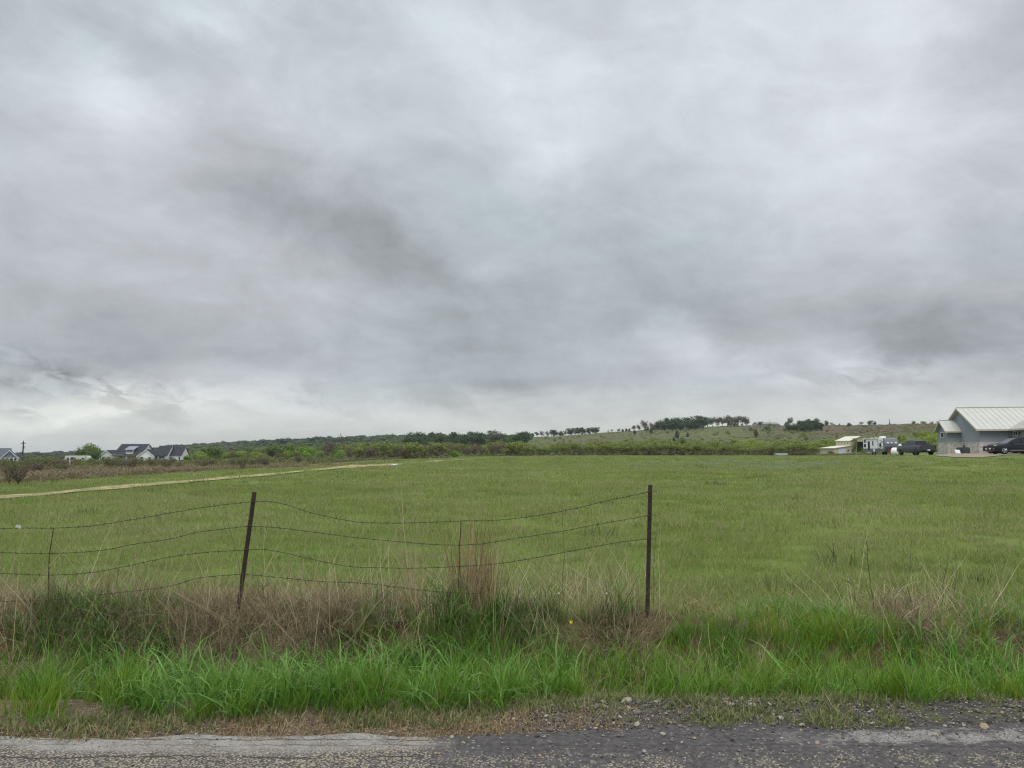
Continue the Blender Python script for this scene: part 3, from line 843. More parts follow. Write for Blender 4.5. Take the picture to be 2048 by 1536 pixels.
s = rng.uniform(.6, 1.22, n) * (0.55 + .45 * smooth(0.0, .30, y - front_e(x))) * (1 - .60 * smooth(6.2, 7.9, y)) * .88 * (1 - .42 * smooth(back_b(x) - .55, back_b(x), y) * (x < 1.9)) * (0.8 + .4 * fbm(x * .8, y * .8, 101, 2))
rot = np.stack([rng.normal(0, .10, n), rng.normal(0, .10, n), rng.uniform(0, 6.28, n)], -1)
# Join Geometry stacks sources in reverse, so index 0 is the last of the list
scatter('verge_grass', np.stack([x, y, Hn(x, y) - .01], -1), rot, np.stack([s ** .7, s ** .7, s], -1), idx, src, 'stuff',
        'long bright green grass filling the roadside ditch', 'grass')

# dark weedy tufts that climb the bank under the fence
wd = [grass_proto('weed_tuft', [m_olive, m_broad, m_dry], [dict(n=46, R=.16, L=.34, W=.008, lean=.35, bend=.7, seg=5, seed=800 + k), dict(n=12, R=.1, L=.46, W=.012, lean=.25, bend=.8, seg=6, seed=820 + k), dict(n=22, R=.18, L=.36, W=.0045, lean=.7, bend=.5, seg=4, seed=830 + k)]) for k in range(4)]
n = 900
pxv = np.concatenate([rng.normal(230, 95, n // 3), rng.normal(960, 95, n // 3), rng.uniform(-900, 1500, n // 3)])
y = rng.uniform(6.2, 7.2, len(pxv)); x = (pxv - 1024) / F * y
k = (rng.uniform(0, 1, len(x)) < .22) & (pxv < 1480); x, y = x[k], y[k]
rand_scatter('bank_weeds', x, y, wd, .5, .9, label='dark green weeds growing up through the dry stems on the bank', cat='weeds', tilt=.12)

# tangled dry stems on the bank
th = [grass_proto('dry_tuft', [m_dry, m_dry], [dict(n=84, R=.26, L=.31, W=.0054, lean=1.05, bend=.8, seg=6, seed=850 + k, wob_=.02), dict(n=9, R=.2, L=.42, W=.0036, lean=.8, bend=.35, seg=4, seed=870 + k, wob_=.012)]) for k in range(4)]
th += [grass_proto('dry_tuft', [m_red, m_dry], [dict(n=46, R=.22, L=.26, W=.0052, lean=1.05, bend=.6, seg=5, seed=890 + k, wob_=.02), dict(n=30, R=.22, L=.34, W=.0044, lean=.9, bend=.7, seg=5, seed=895 + k)]) for k in range(2)]
n = 6800
x = rng.uniform(-9, 9, n); y = rng.uniform(5.9, 8.3, n); pxv = 1024 + F * x / y
lo = back_b(x) - .28
hi = np.interp(pxv, [-900, 0, 350, 600, 1000, 1350, 1480, 1500, 1760, 1790, 1920, 1960, 2600], [7.8, 7.8, 7.9, 7.6, 7.75, 7.5, 7.15, 0, 0, 8.2, 8.2, 0, 0])
k = (y > lo) & (y < hi); x, y, pxv = x[k], y[k], pxv[k]
dn = fbm(x * 1.2, y * 1.5, 103, 3)
k = rng.uniform(0, 1, len(x)) < .05 + .85 * smooth(.42, .60, dn); x, y = x[k], y[k]
n = len(x); idx = np.where(rng.uniform(0, 1, n) < smooth(.42, .62, fbm(x * .8 + 3, y * .8, 105, 2)) * .6, rng.integers(4, 6, n), rng.integers(0, 4, n))
s = rng.uniform(.4, .9, n)
rot = np.stack([rng.normal(0, .25, n), rng.normal(0, .25, n), rng.uniform(0, 6.28, n)], -1)
scatter('dry_weeds', np.stack([x, y, Hn(x, y) + rng.uniform(0, .07, n)], -1), rot, np.stack([s, s, s * .85], -1), idx, th, 'stuff',
        'tangled mat of dead grey brown stems along the fence line', 'dead grass')
# dead patches inside the green verge
n = 1500; x = rng.uniform(-7, 7, n); y = rng.uniform(5.2, 7.2, n); k = (fbm(x * 1.3 + 11, y * 1.6, 161, 3) > .585) & (y > front_e(x) + .3) & (y < back_b(x)); x, y = x[k], y[k]
rand_scatter('dead_grass_weeds', x, y, th[:4], .45, .95, label='brown dead tufts showing through gaps in the green verge', cat='dead grass', tilt=.2)
# single thin stalks standing in the fence line
st = [grass_proto('thin_stalks', [m_pale], [dict(n=6, R=.22, L=.62, W=.0042, lean=.5, bend=.12, seg=5, seed=900 + k, wob_=.010)]) for k in range(5)]
n = 460; pxv = np.concatenate([rng.uniform(-500, 1320, n - 26), rng.uniform(1640, 2100, 26)]); y = rng.uniform(6.5, 7.6, n); x = (pxv - 1024) / F * y
rand_scatter('stalk_weeds', x, y, st, .5, 1.25, label='thin pale dead stalks leaning every way along the fence line', cat='dead grass', tilt=.15)

# low weeds and crumbs on the shoulder
lw = [grass_proto('low_weed', [m_weed, m_dry], [dict(n=34, R=.08, L=.045, W=.007, lean=.8, bend=.5, seg=2, seed=930 + k), dict(n=10, R=.09, L=.06, W=.0035, lean=1.0, bend=.4, seg=2, seed=940 + k)]) for k in range(4)]
n = 4600; x = rng.uniform(-8, 8, n); y = rng.uniform(4.44, 5.25, n)
pch = fbm(x * 2.4, y * 3.2, 107, 4)
k = (y < front_e(x) + .25) & (y > np.where(x < 0, front_e(x) - .16, 4.60)) & (rng.uniform(0, 1, n) < .6 * smooth(.49, .61, pch) + .55 * smooth(.10, -.02, front_e(x) - y))
rand_scatter('shoulder_weeds', x[k], y[k], lw, .6, 1.3, label='flat little weeds creeping over the gravel road edge', cat='weeds')
bc = [grass_proto('brown_crumbs', [m_red, m_dry], [dict(n=26, R=.09, L=.035, W=.005, lean=1.2, bend=.3, seg=2, seed=950 + k), dict(n=8, R=.09, L=.05, W=.003, lean=1.3, bend=.3, seg=2, seed=960 + k)]) for k in range(3)]
n = 3000; x = rng.uniform(-8, 1.2, n); y = rng.uniform(4.4, 4.95, n)
k = (y < front_e(x) + .1) & (y > road_edge(x) + .02) & (rng.uniform(0, 1, n) < .75 * smooth(1.2, -.2, x))
rand_scatter('dead_grass_litter', x[k], y[k], bc, .6, 1.2, label='reddish brown dead grass litter along the left road edge', cat='litter')

# ---- loose stones
def stone_mesh(name, mat, seed, sub=2):
    import bmesh
    bm = bmesh.new(); bmesh.ops.create_icosphere(bm, subdivisions=sub, radius=1)
    r = np.random.default_rng(seed); q = [Vector(r.normal(0, 1, 3)).normalized() for _ in range(7)]; dq = r.uniform(.55, .95, 7)
    for v in bm.verts:
        for n_, d_ in zip(q, dq):
            e = v.co.dot(n_) - d_
            if e > 0: v.co -= n_ * e
        v.co.z *= .62
    me = bpy.data.meshes.new(name); bm.to_mesh(me); bm.free(); me.materials.append(mat)
    return me
m_st1 = surf('pale_stone', S(150, 143, 131), .9, var=.25, scale=1.5)
m_st2 = surf('grey_stone', S(104, 99, 94), .9, var=.3, scale=1.5)
m_st3 = surf('tar_crumb', S(64, 60, 58), .85, var=.3, scale=1.5)
m_st4 = surf('tan_stone', S(152, 136, 110), .9, var=.25, scale=1.5)
sts = [proto('stone', stone_mesh('stone', m, 40 + i, 1)) for i, m in enumerate([m_st1, m_st2, m_st3, m_st4])]
n = 15000; x = rng.uniform(-6, 6, n); y = rng.uniform(3.7, 5.2, n)
k = (y < front_e(x) + .12) & (rng.uniform(0, 1, n) < .28 + .6 * smooth(4.35, 4.55, y) * smooth(5.15, 4.95, y) * (.4 + fbm(x * 2, y * 2, 111, 3)))
x, y = x[k], y[k]; n = len(x)
s = np.exp(rng.normal(math.log(.0042), .5, n)).clip(.002, .02) * (1 + .4 * smooth(-.3, .6, x))
u = rng.uniform(0, 1, n)
idx = np.where(x < -.2, np.where(u < .5, 0, np.where(u < .8, 3, np.where(u < .9, 1, 2))), np.where(u < .25, 0, np.where(u < .6, 1, np.where(u < .92, 2, 3))))
idx = 3 - idx
rot = np.stack([rng.normal(0, .3, n), rng.normal(0, .3, n), rng.uniform(0, 6.28, n)], -1)
scatter('gravel', np.stack([x, y, Hn(x, y) + .009 + s * .2], -1), rot, np.stack([s, s, s], -1), idx, sts, 'stuff', 'loose chips and small stones on the road edge', 'gravel')
n = 500; x = np.concatenate([rng.uniform(.1, 2.2, 380), rng.uniform(-3, .2, 120)]); y = front_e(x) + rng.normal(-.03, .06, n)
s = np.exp(rng.normal(math.log(.010), .42, n)).clip(.005, .026)
rot = np.stack([rng.normal(0, .3, n), rng.normal(0, .3, n), rng.uniform(0, 6.28, n)], -1)
scatter('road_edge_rubble', np.stack([x, y, Hn(x, y) + .006 + s * .2], -1), rot, np.stack([s, s, s], -1), rng.choice([0, 1, 1, 2, 2], n), sts, 'stuff', 'broken tar and grey rubble where the gravel meets the tall grass', 'rubble')
for (px, row, sz, lab, mt) in [(1232, 1381, .055, 'pale rounded rock half hidden in the dark gap in the roadside grass', m_st2), (1249, 1403, .035, 'small white rock at the mouth of the gap in the roadside grass', m_st1),
                               (1084, 1420, .026, 'grey rock lying on black tar crumbs at the grass edge', m_st2), (1267, 1428, .030, 'flat grey rock on the low weeds in front of the gap in the grass', m_st2), (1490, 1415, .035, 'light grey rock at the foot of the tall grass, right of the gap', m_st1)]:
    dd = EYE / -ray(px, row)[1]; xx = (px - 1024) / F / 1.0036 * dd
    o = link('rock', stone_mesh('rock', mt, int(px), 3)); o.scale = (sz, sz * .8, sz); o.location = (xx, dd, H(xx, dd) + sz * .3); o.rotation_euler = (0, 0, px)
    tag(o, lab, 'rock')

# ------------------------------------------------------------------ the barbed-wire fence
m_post, g, out = new_mat('rusted_steel')
b = g.new('ShaderNodeBsdfPrincipled'); p = g.obj()
c = g.mix(g.step(0.4, 0.62, g.noise(p, 9, 6, 0.7)), S(62, 54, 51), S(76, 59, 50)); c = g.mix(g.mul(g.step(0.55, 0.7, g.noise(p, 30, 5, 0.7)), .7), c, S(58, 50, 48))
g.put(b.inputs['Base Color'], c); b.inputs['Roughness'].default_value = .85; b.inputs['Metallic'].default_value = .2
g.put(b.inputs['Normal'], g.bump(g.noise(p, 60, 4, .7), .5, .003)); g.l.new(b.outputs[0], out.inputs[0])
m_wire = surf('rusty_wire', S(62, 57, 52), .7, .3, var=.3, scale=20)
fence = empty('barbed_wire_fence', (0, 7, 0), 0, 'sagging barbed wire fence on rusty steel posts along the field edge', 'fence')
inv = Matrix.Translation((0, -7, 0))
FD = 7.0
def fp(px, row, dd=0.0): return at(px, row, FD + dd)


def tpost(p0, p1, face):
    """steel T-post from ground point p0 to top p1"""
    p0 = Vector(p0); p1 = Vector(p1); ax = (p1 - p0); L_ = ax.length; ax.normalize()
    sx = Vector(face).normalized(); sx = (sx - ax * sx.dot(ax)).normalized(); sy = ax.cross(sx)
    mb = MB()
    def P(u, v, t): return p0 + sx * u + sy * v + ax * t
    T = [(-.019, -.004), (.019, -.004), (.019, .002), (.004, .003), (.003, .030), (-.003, .030), (-.004, .003), (-.019, .002)]
    mb.prism(T, P, -0.25, L_)
    n = int(L_ / .054)
    for i in range(2, n):
        t = i * .054
        mb.prism([(-.007, -.010), (.007, -.010), (.007, -.0035), (-.007, -.0035)], P, t, t + .022)
    return mb


pl0, pl1 = fp(476, 1215), fp(509, 984)
pr0, pr1 = fp(1294, 1250), fp(1300.5, 970)
pl0.z -= .05
for (q0, q1, lab) in [(pl0, pl1, 'rusty post leaning to the right'), (pr0, pr1, 'upright rusty end post'), (Vector((-6.1, 7.05, -.05)), Vector((-6.16, 7.05, 1.17)), None)]:
    o = tpost(q0, q1, (1, .25, 0)).build('post', m_post, fence); o.data.transform(inv)
    if lab: o['label'] = lab


def strand(pts, barbs=.115, seed=0):
    """twisted double strand with barbs through image-plane-known points at the fence"""
    P = [Vector(q) for q in pts]
    # smooth resample (catmull-rom)
    S_ = []
    for i in range(len(P) - 1):
        a, b_, c_, d_ = P[max(i - 1, 0)], P[i], P[i + 1], P[min(i + 2, len(P) - 1)]
        n = max(2, int((c_ - b_).length / .02))
        for k in range(n):
            t = k / n
            S_.append(.5 * ((2 * b_) + (c_ - a) * t + (2 * a - 5 * b_ + 4 * c_ - d_) * t * t + (3 * b_ - a - 3 * c_ + d_) * t ** 3))
    S_.append(P[-1])
    r = random.Random(seed)
    for k in range(1, len(S_) - 1): S_[k] = S_[k] + Vector((0, r.uniform(-.002, .002), r.uniform(-.0016, .0016)))
    mb = MB(); s = 0; nxt = .03
    A = []; B = []
    for k, q in enumerate(S_):
        if k: s += (q - S_[k - 1]).length
        w = s * 2 * math.pi / .055
        o = Vector((0, math.cos(w), math.sin(w))) * .0019
        A.append(q + o); B.append(q - o)
        if s > nxt:
            nxt += barbs * r.uniform(.85, 1.15)
            for z in range(2):
                e = Vector((r.uniform(-.4, .4), r.uniform(-1, 1), r.uniform(-1, 1))).normalized() * .017
                mb.tube([q - e, q + Vector((.004, 0, 0)), q + e], [.0011, .0017, .0008], 4)
            mb.tube([q - Vector((.007, 0, 0)), q + Vector((.006, 0, 0))], .0034, 6)
    mb.tube(A, .0018, 4); mb.tube(B, .0018, 4)
    return mb


runs = {
    'a': [[(-340, 1000), (-240, 1030), (-120, 1050), (0, 1057), (33, 1056), (107, 1056), (180, 1052), (260, 1040), (340, 1026), (420, 1013), (506, 1003)],
          [(506, 1003), (535, 1003), (575, 1010), (620, 1025), (700, 1042), (760, 1046), (850, 1045), (920, 1042), (1000, 1040), (1080, 1030), (1150, 1017), (1220, 1000), (1299, 984)]],
    'b': [[(-340, 1052), (-220, 1088), (-100, 1102), (0, 1105), (100, 1107), (200, 1101), (270, 1088), (340, 1078), (400, 1064), (498, 1052)],
          [(498, 1052), (560, 1056), (640, 1066), (720, 1076), (830, 1086), (900, 1090), (960, 1088), (1030, 1077), (1120, 1063), (1200, 1048), (1298, 1031)]],
    'c': [[(-340, 1102), (-220, 1136), (-100, 1146), (0, 1147), (100, 1150), (180, 1145), (240, 1135), (320, 1118), (400, 1106), (490, 1100)],
          [(490, 1100), (530, 1099), (580, 1108), (640, 1122), (700, 1133), (780, 1136), (850, 1136), (950, 1131), (1020, 1124), (1100, 1110), (1180, 1095), (1250, 1083), (1297, 1078)]],
    'd': [[(-340, 1150), (-200, 1190), (-50, 1202), (100, 1200), (230, 1186), (330, 1174), (400, 1156), (484, 1148)],
          [(484, 1148), (560, 1155), (640, 1163), (700, 1165), (760, 1170), (860, 1182), (960, 1188)]],
}
for q, (key, rr_) in enumerate(runs.items()):
    for w, pts in enumerate(rr_):
        o = strand([fp(a, r_, -.018) for a, r_ in pts], seed=q * 2 + w).build('wire', m_wire, fence); o.data.transform(inv)
for pts in ([(107, 1056), (102, 1090), (99, 1108), (97, 1150), (97, 1205)], [(922, 1041), (921, 1070), (918, 1090), (919, 1131), (916, 1180)]):
    mb = MB(); P = [fp(a, r_, -.022) for a, r_ in pts]
    S_ = []
    for i in range(len(P) - 1):
        for k in range(12): S_.append(P[i].lerp(P[i + 1], k / 12))
    for sg in (1, -1):
        mb.tube([q + Vector((math.cos(i * 1.1), math.sin(i * 1.1), 0)) * .0032 * sg for i, q in enumerate(S_)], .0024, 4)
    o = mb.build('wire_stay', m_wire, fence); o.data.transform(inv)
# wire clips round the end post
for r_ in (984, 1031, 1078):
    q = fp(1299.5, r_, -.01); mb = MB()
    mb.tube([q + Vector((math.cos(a) * .026, math.sin(a) * .024, math.sin(a * 2) * .006)) for a in np.linspace(0, 6.0, 14)], .0022, 4)
    mb.tube([q + Vector((.024, 0, 0)), q + Vector((.05, -.01, .012)), q + Vector((.056, -.012, -.012))], .002, 4)
    o = mb.build('wire_clip', m_wire, fence); o.data.transform(inv)
# a scrap caught on the top wire at the far left
q = fp(35, 1053, -.02); mb = MB()
mb.slab((-.022, 0, -.008), (.020, .004, -.012), (.026, .006, .010), (-.016, .002, .016), .003); mb.slab((.01, .0, -.014), (.034, -.012, -.018), (.036, -.010, .0), (.012, .001, .006), .003)
o = mb.build('scrap', surf('pale_scrap', S(190, 190, 184), .7)); o.location = q; tag(o, 'pale scrap of litter caught on the top wire at the far left', 'litter')

# ---- dry grass clumps and dead stalks one can point at
def clump(name, px, row, d, specs, mats, label, cat='dry grass', tilt=(0, 0)):
    V, Fc, B, M = join_arr([blades(**s) for s in specs])
    o = link(name, mesh_arrays(name, V, Fc, mats, M, attrs={'bv': B}))
    x_ = ray(px, row)[0] * d
    o.location = (x_, d, H(x_, d)); o.rotation_euler = (tilt[0], tilt[1], 0)
    return tag(o, label, cat)


clump('dry_grass_clump', 955, 1190, 7.15, [dict(n=230, R=.24, L=.70, W=.0064, lean=.17, bend=.16, seg=5, seed=1, wob_=.012), dict(n=80, R=.30, L=.48, W=.0055, lean=.5, bend=.5, seg=5, seed=2, wob_=.012)], [m_red, m_dry], 'tall reddish dry grass clump standing between the two posts')
clump('dry_grass_clump', 832, 1195, 7.0, [dict(n=26, R=.06, L=.86, W=.0070, lean=.12, bend=.12, seg=5, seed=3, wob_=.012), dict(n=30, R=.2, L=.45, W=.004, lean=.6, bend=.5, seg=5, seed=4, wob_=.012)], [m_pale, m_dry], 'narrow pale straw clump leaning left of the reddish clump', tilt=(0, -.14))
clump('dry_grass_clump', 1795, 1235, 7.5, [dict(n=150, R=.24, L=.44, W=.0056, lean=.25, bend=1.2, seg=6, seed=5, wob_=.012), dict(n=60, R=.3, L=.3, W=.004, lean=.7, bend=.7, seg=5, seed=6, wob_=.012)], [m_dry, m_red], 'drooping straw-coloured grass clump at the back of the verge')
clump('dry_grass_clump', 1890, 1265, 7.1, [dict(n=150, R=.32, L=.34, W=.0054, lean=1.0, bend=.6, seg=5, seed=7, wob_=.012)], [m_dry], 'flattened nest of dead grass sunk in the green verge')
clump('dry_grass_clump', 212, 1190, 7.3, [dict(n=30, R=.10, L=.60, W=.0052, lean=.16, bend=.3, seg=5, seed=8, wob_=.012), dict(n=50, R=.3, L=.34, W=.004, lean=.7, bend=.5, seg=5, seed=9, wob_=.012)], [m_dry, m_dry], 'pale dry tuft topping the brown heap beside the wire stay')


def stalk(px0, row0, px1, row1, d, label, br=3, rad=.004, seed=0, mat=None):
    r = random.Random(seed)
    x_ = ray(px0, row0)[0] * d; p0 = Vector((x_, d, H(x_, d) - .02)); p1 = at(px1, row1, d)
    mb = MB(); n = 7; pts = []
    for i in range(n):
        t = i / (n - 1); pts.append(p0.lerp(p1, t) + Vector((r.uniform(-.012, .012), r.uniform(-.012, .012), 0)) * (0 < i < n - 1))
    mb.tube(pts, [rad * (1 - .6 * i / (n - 1)) for i in range(n)], 5)
    for k in range(br):
        t = r.uniform(.55, .98); q = p0.lerp(p1, t); sg = r.choice((-1, 1))
        e = q + Vector((sg * r.uniform(.03, .07), r.uniform(-.03, .03), r.uniform(.01, .06)))
        mb.tube([q, q.lerp(e, .5) + Vector((0, 0, .008)), e], [rad * .5, rad * .4, rad * .25], 4)
        mb.tube([e, e + Vector((sg * .008, 0, .014))], [rad * .8, rad * .3], 4)
    return tag(mb.build('dead_stalk', mat or m_stalk), label, 'dead stalk')


m_stalk = surf('dark_dead_stalk', S(84, 74, 62), .85, var=.3, scale=20)
stalk(1748, 1230, 1730, 1068, 7.6, 'dark branching dead stalk, leftmost of those over the dry tuft on the verge', 6, .005, 1)
stalk(1815, 1215, 1822, 1062, 7.6, 'tall thin straight dead stalk above the drooping straw clump', 2, .0035, 2)
stalk(1880, 1215, 1896, 1108, 7.7, 'short dark dead stalk with a forked tip over the flattened grass nest', 3, .0045, 3)
stalk(1908, 1220, 1912, 1105, 7.8, 'slender pale-tipped dead stalk, rightmost of those on the verge', 3, .0035, 4)
stalk(1722, 1200, 1698, 1150, 7.5, 'low dead stalk bent over to the left in the verge grass', 5, .004, 5)
stalk(540, 1260, 524, 1165, 6.9, 'crooked dark stalk standing just right of the leaning post', 4, .0045, 6)
stalk(1302, 1090, 1315, 1048, 7.03, 'thin twig springing from beside the upright end post', 2, .003, 7)
stalk(505, 1140, 447, 1006, 7.2, 'long dark stalk crossing the wires just left of the leaning post', 1, .0028, 8)
stalk(1128, 1150, 1126, 995, 7.3, 'tall fine stalk standing behind the wires left of the end post', 1, .003, 9)

# yellow flower head low in the weeds, and little white ones
m_yf = surf('yellow_petals', S(226, 208, 60), .6); m_wf = surf('white_petals', S(224, 224, 214), .6)
def flower(px, row, d, mat, sz, label):
    q = at(px, row, d); mb = MB(); mb.mat(0)
    for k in range(6):
        a = k * math.pi / 3; u = Vector((math.cos(a), -.5, math.sin(a))).normalized(); v_ = Vector((-math.sin(a), 0, math.cos(a)))
        mb.slab(u * sz * .15 - v_ * sz * .1, u * sz * .15 + v_ * sz * .1, u * sz + v_ * sz * .28, u * sz - v_ * sz * .28, sz * .05)
    mb.mat(1).tube([Vector((0, .002, 0)), Vector((.01, .02, -.12)), Vector((.0, .03, -.3))], .0018, 4)
    o = mb.build('flower', [mat, m_green]); o.location = q
    return tag(o, label, 'flower')
flower(1142, 1243, 6.3, m_yf, .016, 'single yellow flower in the weeds below the wires')
flower(1117, 1186, 6.75, m_wf, .010, 'small white flower on the bank, left one of the pair'); flower(1213, 1186, 6.75, m_wf, .010, 'small white flower on the bank nearer the end post')
# ------------------------------------------------------------------ trees and bushes
def leaves(lobes, n, size, seed, shell=.55, up=.25, ragged=.18):
    """leaf clumps spread through a crown made of ellipsoid lobes"""
    r = np.random.default_rng(seed)
    lb = np.array(lobes, float); vol = lb[:, 3] * lb[:, 4] * lb[:, 5]
    w = r.choice(len(lb), n, p=vol ** .75 / (vol ** .75).sum())
    dv = r.normal(0, 1, (n, 3)); dv /= np.linalg.norm(dv, axis=1, keepdims=True)
    rad = (shell + (1 - shell) * r.uniform(0, 1, n)) * (1 + ragged * r.normal(0, 1, n)); inner = r.uniform(0, 1, n) < .25
    rad = np.where(inner, r.uniform(.2, .8, n), rad)
    c = lb[w, :3] + dv * lb[w, 3:] * rad[:, None]
    nm = dv + r.normal(0, .7, (n, 3)) + np.array([0, 0, up]); nm /= np.linalg.norm(nm, axis=1, keepdims=True)
    t = np.cross(nm, r.normal(0, 1, (n, 3))); t /= np.linalg.norm(t, axis=1, keepdims=True); q = np.cross(nm, t)
    s = size * r.uniform(.55, 1.4, n)[:, None]; a = .62
    V = np.stack([c - t * s, c + q * s * a + nm * s * .15, c + t * s, c - q * s * a + nm * s * .15], 1).reshape(-1, 3)
    Fc = np.arange(n * 4).reshape(-1, 4)
    bv = np.repeat(np.clip(r.normal(.5, .22, n), 0, 1), 4)
    return V, Fc, bv


def limbs(height, spread, n, base_r, seed, fork=.35, stems=1, twigs=3, sub=2):
    r = random.Random(seed); mb = MB()
    def wig(a, b, k=4, amp=.06):
        L_ = (b - a).length
        return [a.lerp(b, i / k) + Vector((r.uniform(-1, 1), r.uniform(-1, 1), r.uniform(-.5, .5))) * L_ * amp * (0 < i < k) for i in range(k + 1)]
    for s in range(stems):
        b0 = Vector((r.uniform(-.15, .15), r.uniform(-.15, .15), -.3)) * (1 if stems > 1 else .3)
        if stems > 1: b0 = Vector((r.uniform(-.12, .12) * spread, r.uniform(-.12, .12) * spread, -.15))
        f = Vector((b0.x * 1.6 + r.uniform(-.06, .06) * spread, b0.y * 1.6 + r.uniform(-.06, .06) * spread, height * fork * r.uniform(.8, 1.1)))
        tr = wig(b0, f); mb.tube(tr, [base_r * (1.25 - .5 * i / 4) for i in range(5)], 6)
        for k in range(n):
            a = 2 * math.pi * (k + r.random() * .8) / n
            e = f + Vector((math.cos(a) * spread * r.uniform(.25, .5), math.sin(a) * spread * r.uniform(.25, .5), (height - f.z) * r.uniform(.45, .92)))
            ps = wig(f, e, 4, .08); mb.tube(ps, [base_r * .6 * (1 - .75 * i / 4) for i in range(5)], 4, False)
            for t in range(twigs):
                q = ps[r.choice((1, 2, 3))]; e2 = q + Vector((r.uniform(-1, 1) * spread * .22, r.uniform(-1, 1) * spread * .22, height * r.uniform(.05, .28)))
                ps2 = wig(q, e2, 3, .1); mb.tube(ps2, [base_r * .26, base_r * .2, base_r * .13, base_r * .06], 3, False)
                for u in range(sub):
                    q3 = ps2[r.choice((1, 2))]; e3 = q3 + Vector((r.uniform(-1, 1), r.uniform(-1, 1), r.uniform(-.1, 1))) * spread * .11
                    mb.tube([q3, q3.lerp(e3, .5), e3], [base_r * .12, base_r * .09, base_r * .04], 3, False)
    return mb


def rlobes(seed, n, W, z0, z1, r0, r1, flat=.75):
    r = random.Random(seed); out_ = [(0, 0, (z0 + z1) / 2, W * .30, W * .30, (z1 - z0) * .42)]
    for k in range(n):
        a = 2 * math.pi * (k + r.random()) / n; q = r.uniform(.45, 1.0) * W * .5
        rr = r.uniform(r0, r1)
        out_.append((math.cos(a) * (q - rr * .6), math.sin(a) * (q - rr * .6), r.uniform(z0 + rr * .5, z1 - rr * flat), rr, rr, rr * flat))
    return out_


m_bark = surf('grey_bark', S(105, 95, 84), .95, var=.3, scale=4, spec=.15)
m_twig = surf('brown_twigs', S(116, 103, 90), .95, var=.3, scale=4, spec=.15)
OAK = leafy('oak_leaves', [(0, S(49, 66, 43)), (.45, S(66, 86, 51)), (.8, S(86, 105, 62)), (1, S(105, 120, 75))], .2, clump=.35)
OAK2 = leafy('dull_oak_leaves', [(0, S(75, 82, 62)), (.5, S(97, 101, 75)), (1, S(120, 120, 90))], .2, clump=.35)
BRN = leafy('bare_twig_haze', [(0, S(92, 84, 73)), (.5, S(114, 105, 88)), (1, S(138, 125, 101))], .15, clump=.35)
GTW = leafy('grey_green_twigs', [(0, S(122, 116, 88)), (.5, S(142, 138, 104)), (1, S(148, 152, 104))], .2, clump=.6)
PAL = leafy('pale_leaves', [(0, S(101, 116, 56)), (.45, S(129, 142, 69)), (.8, S(146, 157, 82)), (1, S(164, 168, 99))], .3, clump=.9)
YEL = leafy('yellow_green_leaves', [(0, S(112, 131, 47)), (.5, S(142, 159, 60)), (1, S(164, 174, 79))], .3, clump=.6)
BRI = leafy('bright_leaves', [(0, S(90, 129, 43)), (.5, S(123, 162, 54)), (1, S(153, 183, 75))], .3, clump=.8)
OLI = leafy('olive_leaves', [(0, S(104, 112, 72)), (.5, S(128, 134, 84)), (1, S(148, 150, 100))], .25, clump=.9)
MID = leafy('mid_green_leaves', [(0, S(80, 104, 50)), (.5, S(106, 130, 62)), (1, S(132, 152, 80))], .25, clump=.5)
CED = leafy('cedar_needles', [(0, S(51, 62, 45)), (.5, S(69, 79, 56)), (1, S(88, 95, 66))], .1, clump=1.2)
BRU = leafy('brown_brush', [(0, S(106, 94, 74)), (.4, S(134, 118, 94)), (.68, S(146, 136, 102)), (1, S(134, 142, 84))], .15, clump=.8)


def crown_mesh(nm, mat, lobes, n, size, seed, **k):
    V, Fc, B = leaves(lobes, n, size, seed, **k)
    return mesh_arrays(nm, V, Fc, mat, attrs={'bv': B})


KIND = {}
def kind(key, name, crown_name, trunk, crowns):
    KIND[key] = (name, crown_name, trunk, crowns)


kind('oak', 'oak_tree', 'crown', [limbs(8.5, 8.5, 5, .28, 10 + k, .28, 1, 2, 1).mesh('trunk', m_bark) for k in range(3)],
     [crown_mesh('crown', OAK, rlobes(20 + k, 10, 9.8, .5, 9.0, 1.7, 2.6), 1500, .40, 30 + k) for k in range(4)])
kind('dull', 'oak_tree', 'crown', [limbs(8.5, 8, 6, .26, 40 + k, .3, 1, 3, 2).mesh('trunk', m_bark) for k in range(3)],
     [crown_mesh('crown', OAK2, rlobes(50 + k, 9, 8.8, 1.3, 9.0, 1.3, 2.2), 800, .34, 60 + k) for k in range(4)])
kind('brown', 'brown_tree', 'crown', [limbs(8.5, 8, 7, .24, 70 + k, .25, 1, 4, 3).mesh('trunk', m_bark) for k in range(2)],
     [crown_mesh('crown', BRN, rlobes(80 + k, 8, 8.4, 1.4, 8.8, 1.4, 2.4), 800, .32, 90 + k) for k in range(3)])
def two_tone(nm, k):
    A = leaves(rlobes(110 + k, 9, 3.5, 1.0, 2.75, .35, .65, 1.0), 800, .115, 120 + k, ragged=.3)
    B_ = leaves(rlobes(115 + k, 8, 3.2, .05, 1.5, .4, .6, .9), 520, .10, 125 + k, ragged=.3, shell=.4)
    V, Fc, B, M = join_arr([A, B_]); return mesh_arrays(nm, V, Fc, [PAL, GTW], M, attrs={'bv': B})
kind('pale', 'willow_bush', 'crown', [limbs(2.7, 2.6, 4, .035, 100 + k, .35, 6, 3, 2).mesh('stems', m_twig) for k in range(3)],
     [two_tone('crown', k) for k in range(6)])
kind('billow', 'leafy_tree', 'crown', [limbs(6, 7, 6, .2, 350 + k, .28, 2, 3, 2).mesh('trunk', m_bark) for k in range(2)],
     [crown_mesh('crown', MID, rlobes(360 + k, 12, 8.0, .3, 6.4, 1.5, 2.3, .85), 3000, .27, 370 + k, ragged=.14) for k in range(2)])
